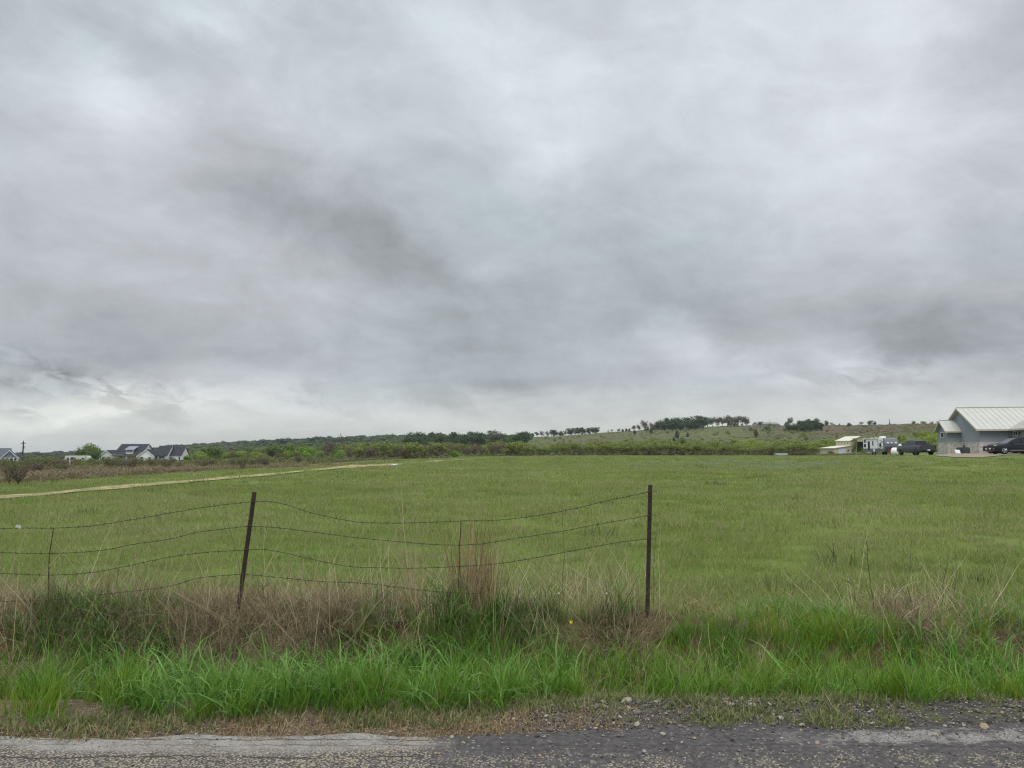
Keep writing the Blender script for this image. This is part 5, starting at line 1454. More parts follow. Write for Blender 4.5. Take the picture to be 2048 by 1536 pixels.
# outdoor units, meter and the pale panel
def ac_unit(px, d, label):
    q = ground_at(px, d); o = empty('outdoor_unit', q, R_ang, label, 'air conditioner', 'two air-conditioning units by the stone base')
    w, h, dp = .68, .76, .5
    mb = MB(); mb.box(-w / 2, w / 2, 0, dp, .06, h); mb.build('casing', m_unit, o, .02)
    mb = MB()
    for i in range(9): mb.box(-w / 2 + .04, w / 2 - .04, -.014, -.003, .12 + i * .068, .145 + i * .068)
    mb.build('grille', surf('louvre_grey', S(96, 102, 106), .5, .3), o)
    mb = MB()
    for s in (-1, 1): mb.box(s * w * .35 - .05, s * w * .35 + .05, .02, dp - .02, 0, .058)
    mb.build('feet', m_black, o)
    mb = MB(); mb.lathe([(h + .004, .23), (h + .02, .22), (h + .03, .05)], lambda a, u, v: (u, dp / 2 + v, a), 16); mb.build('fan_guard', m_black, o)
ac_unit(1921.5, 91.5, 'dark grey air-conditioning unit with a pale panel leaning on it'); ac_unit(1933.5, 91.0, 'dark grey air-conditioning unit with small white labels beside the wall pipes')
o = link('leaning_panel', None) if False else None
mb = MB(); mb.slab((-.26, 0, 0), (.26, .02, 0), (.2, .22, .38), (-.32, .2, .42), .03); mb.box(-.30, .26, .0, .10, -.03, .02)
o = mb.build('white_panel', m_frame); q = ground_at(1916.5, 90.6); o.location = (q.x, q.y, q.z + .1); o.rotation_euler = (0, 0, R_ang); tag(o, 'small white panel leaning by the dark air-conditioning units', 'panel')
mb = MB(); mb.box(-.16, .16, 0, .14, .55, 1.05); mb.box(-.10, .10, -.03, -.002, .62, .95); mb.tube([(0, .07, .55), (0, .07, 0)], .03, 6); mb.tube([(.1, .07, .55), (.1, .07, -.05)], .025, 6); mb.tube([(0, .07, 1.05), (0, .07, 1.3)], .02, 6)
o = mb.build('meter_box', m_unit, house); q = Vector((-1.2, 5.6, .0)); o.location = (-.34, 4.6, 0); o.rotation_euler = (0, 0, -math.pi / 2)

# ---- vehicles
m_tyre = surf('tyre_rubber', S(30, 30, 31), .9, var=.2, spec=.2); m_rim = surf('alloy', S(178, 180, 184), .35, .7, var=.06); m_rimd = surf('dark_alloy', S(70, 72, 76), .45, .5, var=.1)
m_lamp = surf('lamp_lens', S(206, 210, 214), .15, var=.04); m_red = surf('red_lens', S(120, 22, 24), .25, var=.1); m_chrome = surf('chrome', S(196, 198, 202), .2, .9, var=.03); m_plate = surf('plate_white', S(228, 228, 226), .5, var=.04)
def paint(name, c): return surf(name, c, .4, .0, var=.06, scale=.8, coat=.15, spec=.3)


def loft(mb, st_):
    """st_: list of (x, [(y,z)...half outline from bottom centre to top centre]) mirrored in y"""
    rings = []
    for x, half in st_:
        ring = [(x, y, z) for y, z in half] + [(x, -y, z) for y, z in reversed(half) if y > 1e-6]
        rings.append(ring)
    n = len(rings[0]); vs = [p for r in rings for p in r]; fs = []
    for i in range(len(rings) - 1):
        for k in range(n): fs.append((i * n + k, i * n + (k + 1) % n, (i + 1) * n + (k + 1) % n, (i + 1) * n + k))
    fs.append(tuple(range(n))[::-1]); fs.append(tuple((len(rings) - 1) * n + k for k in range(n)))
    return mb.add(vs, fs)


def body_ring(x, zb, zt, wb, w, wt):
    zm = zb + (zt - zb) * .55
    return (x, [(0, zb), (wb * .96, zb), (w, zb + .10 * (zt - zb) + .02), (w, zm), (w * .985, zm + (zt - zm) * .55), (wt, zt - .02), (wt * .8, zt), (0, zt + .015)])


def wheel(parent, x, y, r, w, rim=None, rr=.66):
    s = 1 if y > 0 else -1
    mb = MB(); mb.sm = True
    mb.lathe([(-w / 2, r * .62), (-w / 2, r * .9), (-w * .38, r), (w * .38, r), (w / 2, r * .9), (w / 2, r * .62)], lambda a, u, v: (u, a, v), 28)
    o = mb.build('wheel', m_tyre, parent); o.location = (x, y, r)
    mb = MB(); mb.lathe([(0, r * rr), (.02, r * rr), (.03, r * (rr - .08)), (.0, r * (rr - .1))], lambda a, u, v: (u, s * (w * .47 + a), v), 24)
    for k in range(5):
        a = 2 * math.pi * k / 5
        for t in (-.16, .16):
            mb.tube([(math.cos(a + t) * r * .14, s * (w * .49), math.sin(a + t) * r * .14), (math.cos(a + t * .7) * r * (rr - .05), s * (w * .50), math.sin(a + t * .7) * r * (rr - .05))], .028, 5)
    mb.lathe([(0, r * .17), (.03, r * .15), (.035, .01)], lambda a, u, v: (u, s * (w * .48 + a), v), 12)
    mb.build('rim', rim or m_rim, o)
    return o


def arch(mb, x, y, r, s):
    n = 14; pts = [(x + math.cos(math.pi * k / n) * r, math.sin(math.pi * k / n) * r) for k in range(n + 1)]
    mb.prism([(a, b) for a, b in pts], lambda u, v, t: (u, t, .36 + v - .04), y - s * .02, y + s * .012)


def panel(mb, pts, off=.012):
    """window pane following a 3-D polygon, proud of the cabin by off"""
    P = [Vector(p) for p in pts]; n = (P[1] - P[0]).cross(P[2] - P[0]).normalized()
    c = sum(P, Vector()) / len(P)
    if n.dot(c - Vector((c.x, 0, .6))) < 0: n = -n
    k = len(P); vs = [p + n * off for p in P] + [p - n * .01 for p in P]
    mb.add(vs, [tuple(range(k)), tuple(range(k, 2 * k))[::-1]] + [(i, (i + 1) % k, k + (i + 1) % k, k + i) for i in range(k)])


def make_car(name, loc, rz, label, cat, mat, st_, cab, glass_side, ws, rg, wheels, wr, ww, lights, plate=None, rim=None, grille=None, mirrors=None, rails=False, trim=True):
    o = empty(name, loc, rz, label, cat)
    mb = MB(); mb.sm = True; loft(mb, [body_ring(*s) for s in st_]); body = mb.build('body', mat, o)
    b = body.modifiers.new('bevel', 'BEVEL'); b.width = .03; b.segments = 2; b.limit_method = 'ANGLE'; b.angle_limit = math.radians(50)
    # cabin: outline of (x, z, half width) top line over base line
    mb = MB(); n = len(cab)
    L_ = [(x, w, z) for x, z, w in cab]; R_ = [(x, -w, z) for x, z, w in cab]
    fs = [tuple(range(n)), tuple(range(n, 2 * n))[::-1]] + [(i, (i + 1) % n, n + (i + 1) % n, n + i) for i in range(n)]
    mb.add(L_ + R_, fs); cabin = mb.build('cabin', mat, body, .04)
    for s in (1, -1):
        for poly in glass_side:
            m2 = MB(); panel(m2, [(x, s * w, z) for x, z, w in poly]); m2.build('side_window', m_glass, o)
    for nm, (x0, z0, w0, x1, z1, w1) in (('windscreen', ws), ('rear_window', rg)):
        m2 = MB(); panel(m2, [(x0, w0, z0), (x0, -w0, z0), (x1, -w1, z1), (x1, w1, z1)]); m2.build(nm, m_glass, o)
    mb = MB()
    for x, y in wheels:
        s = 1 if y > 0 else -1; arch(mb, x, y + s * ww * .42, wr * 1.16, s)
    mb.build('wheel_arch', m_black, body)
    for x, y in wheels: wheel(o, x, y, wr, ww, rim)
    for nm, m_, (x0, x1, y0, y1, z0, z1) in lights:
        for s in (1, -1):
            m2 = MB(); ya, yb = sorted((s * y0, s * y1)); m2.box(x0, x1, ya, yb, z0, z1); m2.build(nm, m_, o, .015)
    for q, m_ in ((grille, m_black),):
        if q: m2 = MB(); m2.box(*q); m2.build('grille', m_, o, .02)
    if plate: m2 = MB(); m2.box(*plate); m2.build('licence_plate', m_plate, o)
    if mirrors:
        x, y, z = mirrors
        for s in (1, -1):
            m2 = MB(); ya, yb = sorted((s * y, s * (y + .22))); m2.box(x - .08, x + .05, ya, yb, z, z + .16); m2.build('wing_mirror', m_black, o, .03)
    if trim:
        xs_ = [s[0] for s in st_]
        for s in (1, -1):
            m2 = MB(); y = s * (max(q[4] for q in st_) + .006); m2.box(wheels[2][0] + wr * 1.3, wheels[0][0] - wr * 1.3, min(y, y - s * .02), max(y, y - s * .02), .38, .43); m2.build('sill_trim', m_chrome, o)
    if rails:
        for s in (1, -1):
            m2 = MB(); m2.tube([(.2, s * .66, 1.72), (.0, s * .67, 1.78), (-1.5, s * .67, 1.77), (-1.75, s * .66, 1.70)], .022, 6); m2.build('roof_rail', m_black, o)
    return o


m_navy = paint('navy_paint', S(30, 34, 46)); m_blackp = paint('black_paint', S(34, 35, 39)); m_greyp = paint('grey_paint', S(70, 76, 82))
q = Vector((53.15, 82.3, 0)); q.z = H(q.x, q.y) + .03
make_car('parked_car', q, math.radians(176), 'dark navy sport utility car parked nearest, beside the grey house', 'car', m_navy,
    [(2.44, .46, .86, .60, .72, .66), (2.36, .30, .98, .78, .90, .82), (2.05, .24, 1.04, .92, .965, .86), (1.2, .22, 1.10, .94, .975, .88), (.6, .22, 1.14, .95, .98, .90), (-1.0, .22, 1.15, .95, .98, .90), (-1.9, .26, 1.14, .93, .97, .88), (-2.3, .36, 1.10, .88, .93, .86), (-2.44, .50, .98, .76, .84, .78)],
    [(1.25, 1.08, .86), (.35, 1.60, .72), (.0, 1.69, .70), (-.8, 1.74, .69), (-1.7, 1.68, .68), (-1.95, 1.62, .68), (-2.36, 1.12, .82)],
    [[(.98, 1.16, .856), (.28, 1.55, .745), (-.18, 1.62, .72), (-.22, 1.17, .865)], [(-.32, 1.17, .865), (-.28, 1.63, .72), (-1.1, 1.64, .71), (-1.18, 1.18, .86)], [(-1.28, 1.18, .86), (-1.2, 1.63, .71), (-1.75, 1.58, .71), (-2.05, 1.2, .83)]],
    (1.16, 1.13, .78, .40, 1.57, .64), (-2.32, 1.18, .70, -1.99, 1.58, .60), [(1.5, .86), (1.5, -.86), (-1.45, .86), (-1.45, -.86)], .39, .25,
    [('headlight', m_lamp, (2.18, 2.40, .55, .86, .84, .95)), ('tail_light', m_red, (-2.44, -2.30, .60, .88, .92, 1.06)), ('fog_light', m_lamp, (2.36, 2.45, .58, .72, .52, .58))], (2.445, 2.462, -.2, .12, .50, .64), None, (2.40, 2.452, -.5, .5, .70, .92), (.75, .97, 1.06), True)
q = Vector((55.6, 87.2, 0)); q.z = H(q.x, q.y) + .03
make_car('parked_car', q, math.radians(184), 'low black saloon car half hidden behind the navy car', 'car', m_blackp,
    [(2.42, .40, .72, .60, .74, .66), (2.34, .24, .84, .78, .88, .78), (1.9, .20, .92, .88, .93, .82), (1.0, .18, .98, .90, .94, .84), (-1.0, .18, 1.0, .90, .94, .84), (-1.9, .22, 1.02, .88, .92, .80), (-2.4, .40, .96, .74, .82, .72)],
    [(1.0, .95, .80), (.15, 1.38, .64), (-.3, 1.44, .62), (-.9, 1.42, .62), (-1.25, 1.34, .64), (-1.95, 1.0, .76)],
    [[(.75, 1.01, .80), (.1, 1.34, .665), (-.3, 1.38, .645), (-.35, 1.02, .80)], [(-.45, 1.02, .80), (-.4, 1.39, .645), (-1.0, 1.36, .65), (-1.5, 1.06, .77)]],
    (.92, .99, .72, .2, 1.35, .58), (-1.85, 1.05, .66, -1.3, 1.32, .58), [(1.5, .82), (1.5, -.82), (-1.4, .82), (-1.4, -.82)], .34, .23,
    [('headlight', m_lamp, (2.14, 2.37, .55, .84, .68, .77)), ('tail_light', m_red, (-2.42, -2.30, .5, .8, .82, .92))], (2.425, 2.44, -.3, .02, .42, .56), m_rimd, (2.36, 2.43, -.55, .55, .55, .70), (.6, .92, .92), False)
# pickup seen from behind
q = at(1832, 910, 98); q.z = H(q.x, q.y) + .02
pk = make_car('pickup_truck', q, math.radians(91), 'dark grey crew-cab pickup truck parked with its tailgate towards the field', 'pickup truck', m_greyp,
    [(2.92, .55, 1.02, .70, .84, .76), (2.84, .42, 1.16, .86, .98, .88), (2.3, .38, 1.22, .96, 1.01, .90), (1.3, .36, 1.26, .97, 1.01, .92), (.4, .36, 1.28, .97, 1.01, .94), (-1.2, .38, 1.30, .97, 1.01, .96), (-2.6, .44, 1.30, .97, 1.01, .96), (-2.84, .50, 1.28, .94, .99, .95)],
    [(1.5, 1.20, .90), (.65, 1.78, .76), (.3, 1.88, .74), (-.7, 1.90, .74), (-1.05, 1.86, .75), (-1.32, 1.24, .90)],
    [[(1.2, 1.31, .895), (.6, 1.74, .79), (.18, 1.80, .765), (.14, 1.32, .905)], [(.02, 1.32, .905), (.06, 1.80, .765), (-.9, 1.80, .77), (-1.1, 1.34, .90)]],
    (1.42, 1.26, .80, .72, 1.75, .70), (-1.285, 1.34, .80, -1.095, 1.79, .70), [(1.88, .88), (1.88, -.88), (-1.82, .88), (-1.82, -.88)], .42, .28,
    [('headlight', m_lamp, (2.70, 2.90, .60, .90, .92, 1.08)), ('tail_light', m_red, (-2.86, -2.72, .86, .985, .86, 1.20))], (-2.995, -2.975, -.17, .17, .60, .75), m_rimd, (2.86, 2.935, -.6, .6, .66, 1.0), (1.05, .98, 1.24), False, trim=False)
mb = MB(); mb.box(-2.90, -2.846, -.82, .82, .66, 1.29); mb.build('tailgate', m_greyp, pk, .02)
mb = MB(); mb.box(-2.972, -2.86, -.97, .97, .46, .64); mb.build('rear_bumper', m_black, pk, .03)
mb = MB(); mb.box(-2.70, -1.40, -.80, .80, 1.303, 1.33); mb.build('bed_cover', m_black, pk, .01)
mb = MB(); mb.tube([(.75, .60, 1.91), (-.85, .60, 1.93)], .025, 6); mb.tube([(.75, -.60, 1.91), (-.85, -.60, 1.93)], .025, 6); mb.build('roof_rail', m_chrome, pk)
mb = MB(); mb.tube([(1.2, .985, .40), (-.9, .985, .40)], .05, 6); mb.tube([(1.2, -.985, .40), (-.9, -.985, .40)], .05, 6); mb.build('side_step', m_black, pk)

# ---- travel trailer beside the barn
m_tw = surf('trailer_white', S(238, 239, 240), .4, var=.03, scale=.6); m_tg = surf('trailer_grey', S(112, 116, 124), .45, var=.07, scale=.6); m_ts = surf('trailer_skirt', S(104, 110, 108), .5, var=.08, scale=.6)
q = at(1781, 908, 143); q.z = H(q.x, q.y) - .05
tr = empty('travel_trailer', q, math.radians(-88.6), 'white and grey travel trailer with a grey front cap, parked beside the beige barn', 'travel trailer')
prof = [(-8.0, 1.15), (-8.0, 3.12), (-.25, 3.12), (-.25, 1.15)]
mb = MB(); mb.py_(prof, -1.22, 1.22); body = mb.build('body', m_tw, tr, .06)
mb = MB(); mb.py_([(-.25, 3.10), (-.25, 1.15), (.42, 1.15), (.62, 1.55), (.62, 2.10), (.12, 3.0), (.0, 3.10)], -1.215, 1.215); fc = mb.build('front_cap', m_tg, tr, .05)
mb = MB(); mb.py_([(-8.0, .55), (-8.0, 1.147), (.40, 1.147), (.22, .72), (-.1, .55)], -1.20, 1.20); mb.build('lower_skirt', m_ts, tr, .03)
Y = -1.22    # the side towards the field (door side)
def side_box(nm, x0, x1, z0, z1, mat, t=.035, par=tr): m2 = MB(); m2.box(x0, x1, Y - t, Y - .003, z0, z1); return m2.build(nm, mat, par)
for x0, x1, z0, z1 in [(-7.5, -6.75, 2.3, 2.85), (-7.5, -6.75, 1.45, 2.05), (-1.55, -.85, 1.50, 2.15), (-4.2, -3.8, 1.75, 2.6)]: side_box('window', x0, x1, z0, z1, m_glass)
dr = side_box('door', -5.95, -5.2, 1.0, 2.55, m_black, .05); side_box('handle', -5.32, -5.26, 1.7, 1.85, m_chrome, .08, dr)
side_box('storage_hatch', -3.9, -3.3, .62, 1.12, m_frame, .04)
for x0, x1 in [(-7.95, -7.85), (-2.15, -1.98)]: side_box('dark_stripe', x0, x1, 1.0, 3.06, m_black, .02)
for x0, z0, x1, z1 in [(-1.5, 2.75, -.3, 2.45), (-1.2, 2.25, -.3, 2.38), (-1.3, 1.30, -.3, 1.55), (-2.0, 1.16, -1.2, 1.30)]:
    m2 = MB(); m2.slab((x0, Y - .012, z0 - .04), (x1, Y - .012, z1 - .07), (x1, Y - .012, z1 + .07), (x0, Y - .012, z0 + .04), .008); m2.build('dark_swoosh', m_tg, tr)
for z0, y0, y1, m_ in [(2.12, -.9, -.55, m_frame), (2.14, -.12, .10, m_frame), (2.12, .6, .95, m_frame)]:
    m2 = MB(); m2.slab((.625, y0, z0), (.625, y1, z0), (.53, y1, z0 + .17), (.53, y0, z0 + .17), -.03); m2.build('marker_lamp', m_, fc)
m2 = MB(); m2.box(.615, .632, -.45, .45, 1.78, 1.88); m2.build('dark_badge_strip', m_ts, fc)
mb = MB(); mb.box(-3.2, -2.2, -.45, .45, 3.125, 3.45); mb.build('roof_unit', m_frame, tr, .10)
for x in (-5.2, -6.8): mb = MB(); mb.box(x - .22, x + .22, -.22, .22, 3.123, 3.24); mb.build('roof_vent', m_frame, tr, .04)
mb = MB(); mb.tube([(-7.4, Y - .07, 3.02), (-2.4, Y - .07, 3.02)], .06, 8); mb.build('awning', m_unit, tr)
mb = MB(); mb.tube([(.3, -.7, .62), (1.75, 0, .62)], .05, 6); mb.tube([(.3, .7, .62), (1.75, 0, .62)], .05, 6); mb.tube([(1.5, 0, -.02), (1.5, 0, 1.0)], .04, 6); mb.build('drawbar', m_black, tr)
for x in (-4.7, -3.75):
    for y in (-1.08, 1.08): wheel(tr, x, y, .35, .2)
m_gas = surf('gas_bottle', S(34, 36, 38), .45)
for y, lab in ((-.2, 'black gas bottle on the drawbar of the travel trailer, nearer the red box'), (.2, 'black gas bottle on the drawbar of the travel trailer, nearer the pickup')):
    mb = MB(); mb.sm = True; mb.lathe([(0, .12), (.02, .15), (.45, .15), (.53, .08), (.54, .03), (.6, .03)], lambda a, u, v: (u, v, a), 16)
    mb.lathe([(.52, .09), (.64, .09), (.64, .08)], lambda a, u, v: (u, v, a), 12)
    o = mb.build('gas_bottle', m_gas); o.location = tr.matrix_basis @ Vector((.95, -y * .9 - .05, .66)); o.scale = (1.25, 1.25, 1.25); tag(o, lab, 'gas bottle')
# red thing and the white tank in front of the trailer
mb = MB(); mb.box(-.28, .28, -.2, .2, 0, .5); mb.box(-.2, .2, -.12, .12, .5, .62); mb.tube([(-.12, 0, .6), (-.1, 0, .72), (.1, 0, .72), (.12, 0, .6)], .03, 6); mb.tube([(.22, 0, .5), (.34, 0, .66)], .04, 6)
o = mb.build('fuel_can', surf('red_plastic', S(168, 36, 40), .5), None, .04); qq = at(1780.5, 899.5, 134); o.location = (qq.x, qq.y, H(qq.x, qq.y)); o.scale = (.75, .75, 1.0); o.location.z += .35; tag(o, 'bright red fuel container standing between the trailer and the white tank', 'fuel container')
qq = at(1796, 911, 105); tk = empty('storage_tank', (qq.x, qq.y, H(qq.x, qq.y) - .02), math.radians(-20), 'white rounded storage tank half hidden by the pickup truck', 'tank')
mb = MB(); mb.sm = True; mb.lathe([(-1.0, .06), (-.97, .22), (-.86, .38), (-.7, .47), (.7, .47), (.86, .38), (.97, .22), (1.0, .06)], lambda a, u, v: (a, u, .56 + v), 28); mb.build('shell', m_tw, tk); tk.scale = (.86, 1.0, 1.12)
mb = MB(); mb.sm = True; mb.lathe([(1.0, .24), (1.3, .24), (1.42, .19), (1.46, .05)], lambda a, u, v: (.35 + u, v, a), 16); mb.build('lid', m_tw, tk)
for x in (-.5, .5): mb = MB(); mb.box(x - .08, x + .08, -.36, .36, 0, .16); mb.build('foot', m_conc, tk)

# ---- beige barn
qb = at(1702, 909, 215); gz = H(qb.x, qb.y)
br_ = empty('barn', (qb.x, qb.y, gz), math.radians(4.4), 'beige two-storey metal barn with a lean-to and a dark open bay', 'barn')
e0 = zrow(880.8, 215) - gz; r0 = zrow(872, 215) - gz; lt = zrow(891, 215) - gz; ll = zrow(896.8, 222) - gz + .05
W_, D_ = 5.8, 8.1
mb = MB()
mb.box(-.06, .06, 0, D_, -.5, e0); mb.box(W_ - .06, W_ + .06, 0, D_, -.5, e0); mb.box(.062, W_ - .062, D_ - .12, D_, -.5, e0)
ob0, ob1, obz = 1.75, 4.4, e0 - .35
mb.box(.062, ob0, 0, .12, -.5, e0); mb.box(ob1, W_ - .062, 0, .12, -.5, e0); mb.box(ob0, ob1, 0, .12, obz, e0)
for y in (.0, D_ - .12): mb.py_([(-.06, e0 + .002), (W_ + .06, e0 + .002), (W_ / 2, r0 - .08)], y, y + .12)
wl = mb.build('wall', m_beige, br_)
mb = MB(); gable_roof(mb, 0, W_, 0, D_, e0 + .06, r0, .3, .08, 'y', .3); m_broof = surf('pale_cream_roof', S(216, 210, 188), .55, var=.05); mb.build('roof', m_broof, br_)
lx = -4.75
mb = MB(); mb.box(lx, lx + .12, 0, D_, -.5, ll); mb.box(lx + .122, -.062, D_ - .12, D_, -.5, ll)
mb.py_([(lx + .122, -.5), (-3.5, -.5), (-3.5, 1.75), (-1.45, 1.75), (-1.45, -.5), (-.062, -.5), (-.062, lt - .10), (lx + .122, ll)], 0, .12); mb.build('wall', m_beige, br_)
mb = MB(); mb.slab((lx - .35, D_ + .25, ll + .03), (lx - .35, -.3, ll + .03), (-.062, -.3, lt), (-.062, D_ + .25, lt), .08); mb.build('roof', m_broof, br_)
mb = MB(); mb.box(-3.49, -1.46, .04, .09, .05, 1.74)
gd_ = mb.build('garage_door', surf('pale_blue_door', S(198, 204, 216), .5, var=.04), br_)
for i in range(3): mb = MB(); mb.box(-3.45, -1.5, .034, .039, .45 + i * .42, .48 + i * .42); mb.build('rail', m_frame, gd_)
ww_ = D_ / 5
for i in range(4):
    f_ = window('window', br_, (-.062, 6.9 - i * 1.75, lt + .22), (0, -1, 0), .55, e0 - lt - .45, 1)
mb = MB(); mb.box(.4, .75, -.02, .0, .9, 1.35) if False else mb.tube([(1.62, -.06, -.1), (1.62, -.06, 2.0)], .05, 6); mb.build('downpipe', m_frame, br_)
mb = MB(); mb.lathe([(-.12, .22), (.0, .22)], lambda a, u, v: (-.75 + u, a - .003, 1.15 + v), 16); mb.tube([(-.95, -.14, .95), (-.6, -.14, 1.35)], .06, 6); mb.tube([(-1.05, -.05, .85), (-.85, -.08, .85)], .04, 6); mb.build('hose_reel', m_black, br_)
V, Fc, B = leaves([(.9, -.25, 2.2, .75, .3, 1.6), (.5, -.2, 1.2, .5, .25, 1.1), (1.4, -.3, 3.2, .55, .3, 1.0), (1.0, -.1, e0 + .3, .8, .5, .5)], 620, .13, 777, ragged=.35)
vn = link('climbing_vine', mesh_arrays('climbing_vine', V, Fc, OLI, attrs={'bv': B})); vn.location = br_.location; vn.rotation_euler = br_.rotation_euler; tag(vn, 'grey-green vine climbing the corner of the beige barn', 'vine')
V, Fc, B = leaves([(3.1, -.5, 1.0, 1.2, .7, 1.1), (2.4, -.6, .4, .8, .5, .6)], 500, .14, 778, ragged=.35)
vn = link('dark_bush', mesh_arrays('dark_bush', V, Fc, MID, attrs={'bv': B})); vn.location = br_.location; vn.rotation_euler = br_.rotation_euler; tag(vn, 'dark leafy bush growing in the open bay of the beige barn', 'bush')
# small cart by the lean-to, concrete apron
qq = at(1660, 911, 208); ct = empty('garden_cart', (qq.x, qq.y, H(qq.x, qq.y)), math.radians(8), 'dark garden cart with a big hoop wheel parked before the lean-to', 'cart')
mb = MB(); mb.slab((.1, -.35, .45), (1.15, -.35, .25), (1.25, .35, .75), (.2, .35, 1.0), .35); mb.build('tray', m_black, ct)
for y in (-.42, .42):
    mb = MB(); mb.tube([(.0 + math.cos(a) * .5, y, .5 + math.sin(a) * .5) for a in np.linspace(0, 2 * math.pi, 20)], .05, 5); mb.tube([(-.5, y, .5), (.5, y, .5)], .03, 5); mb.tube([(0, y, 0), (0, y, 1.0)], .03, 5); mb.build('wheel', m_tyre, ct)
mb = MB(); mb.tube([(1.1, -.3, .5), (1.7, -.3, .75)], .03, 5); mb.tube([(1.1, .3, .5), (1.7, .3, .75)], .03, 5); mb.tube([(.9, 0, .4), (.95, 0, 0)], .03, 5); mb.build('handle', m_black, ct)
apx = np.linspace(1648, 1694, 14); A0 = np.array([ground_at(p_, 203, .06) for p_ in apx]); A1 = np.array([ground_at(p_, 212, .06) for p_ in apx])
V = np.concatenate([A0, A1]); n_ = len(apx); Fc = np.array([(i, i + 1, n_ + i + 1, n_ + i) for i in range(n_ - 1)])
tag(link('barn_path', mesh_arrays('barn_path', V, Fc, m_conc)), kind='structure')

# ---- white farmhouse on the left
qf = at(285, 925, 300); fz = zrow(925.5, 300)
fx0 = qf.x
fh = empty('farmhouse', (fx0, 300, fz), math.radians(9), 'white farmhouse with several gables, a dormer and charcoal roofs', 'house')
def lx_(px, d=300): return ray(px, 905)[0] * d - fx0
def lz(row, d=300): return zrow(row, d) - fz
mb = MB()
def gab(x0, x1, y0, y1, ze, zr, ridge):
    mb.box(x0, x1, y0, y1, -1.5, ze)
    if ridge == 'y': mb.py_([(x0, ze + .001), (x1, ze + .001), ((x0 + x1) / 2, zr - .1)], y0, y1)
    else: mb.px_([(y0, ze + .001), (y1, ze + .001), ((y0 + y1) / 2, zr - .1)], x0, x1)
roofs = []
def blk(x0, x1, y0, y1, ze, zr, ridge, ov=.5): gab(x0, x1, y0, y1, ze, zr, ridge); roofs.append((x0, x1, y0, y1, ze + .05, zr, ov, .16, ridge))
lwx0, lwx1 = lx_(201.5) + .4, lx_(233) - .4
blk(lwx0, lwx1, 0, 11, lz(911.5), lz(900), 'y')
mx0, mx1 = lx_(253.5, 307) , lx_(302.5, 307)
blk(mx0, mx1, .5, 13.5, lz(902.5, 300.5), lz(888, 307), 'x')
fgx0, fgx1 = lx_(269.5, 294) + .3, lx_(302, 294) - .3
blk(fgx0, fgx1, -6, 4, lz(911, 294), lz(898.7, 294), 'y')
gx1 = lx_(328, 296)
blk(fgx1 + .01, gx1, -4, 9.0, lz(910, 296), lz(891.4, 302.5), 'x')
blk(gx1 + .01, lx_(362, 301), -.5, 11, lz(909.3, 300), lz(893.2, 306), 'x')
fw_ = mb.build('wall', m_white, fh)
for a in roofs:
    m2 = MB(); gable_roof(m2, *a); m2.build('roof', m_shingle, fh)
# porch roof between the wings, with posts
m2 = MB(); px0, px1 = lwx1 + .05, fgx0 - .05
m2.slab((px0, -2.6, lz(911.3, 297.4)), (px1, -2.6, lz(911.3, 297.4)), (px1, .48, lz(906, 300)), (px0, .48, lz(906, 300)), .14); pr_ = m2.build('porch_roof', surf('dark_porch_roof', S(58, 52, 54), .6), fh)
for t in (.12, .5, .88): m2 = MB(); xx = px0 + (px1 - px0) * t; m2.box(xx - .12, xx + .12, -2.4, -2.16, -1, lz(911.8, 297.4)); m2.build('porch_post', m_white, fh)
# dormer
dx0, dx1 = lx_(257.5, 301), lx_(270.5, 301); dzb, dzt = lz(906.5, 301), lz(899.6, 301)
m2 = MB(); m2.box(dx0, dx1, -.6, 4.0, dzb - .2, dzt); dm = m2.build('dormer', m_white, fh)
m2 = MB(); m2.slab((dx0 - .5, -1.1, dzt + .05), (dx1 + .5, -1.1, dzt + .05), (dx1 + .5, 5.0, dzt + 1.45), (dx0 - .5, 5.0, dzt + 1.45), .12); m2.build('roof', surf('grey_metal_roof', S(132, 138, 146), .5), dm)
for i in range(4): window('window', fh, (dx0 + .22 + i * (dx1 - dx0 - .3) / 4, -.602, dzb + .22), (1, 0, 0), .46, 1.0, 1, mat=m_frame)
for xx, yy in [(lwx0 + 1.2, 0), (lwx1 - 1.9, 0), (fgx0 + .9, -6), (fgx1 - 1.7, -6)]: window('window', fh, (xx, yy - .002, .9), (1, 0, 0), .85, 1.35, 1, mat=m_black)
window('window', fh, (px0 + 1.8, .498, .8), (1, 0, 0), 1.2, 1.6, 2, mat=m_black)
m_gdoor = surf('dark_garage_door', S(66, 64, 66), .6)
for a_, b_ in [(304, 310), (312, 323.5)]:
    m2 = MB(); m2.box(lx_(a_, 296), lx_(b_, 296), -4.06, -4.002, -.2, lz(912.6, 296)); m2.build('garage_door', m_gdoor, fh)
bx1 = lx_(362, 301)
for xx, ww2, z0, hh in [(bx1 - 5.4, .6, 1.1, 1.2), (bx1 - 4.1, .7, 1.7, .5), (bx1 - 1.0, .5, .6, 1.6)]: window('window', fh, (xx, -.502, z0), (1, 0, 0), ww2, hh, 1, mat=m_black)
m2 = MB()      # white rakes at the right ends and front gables
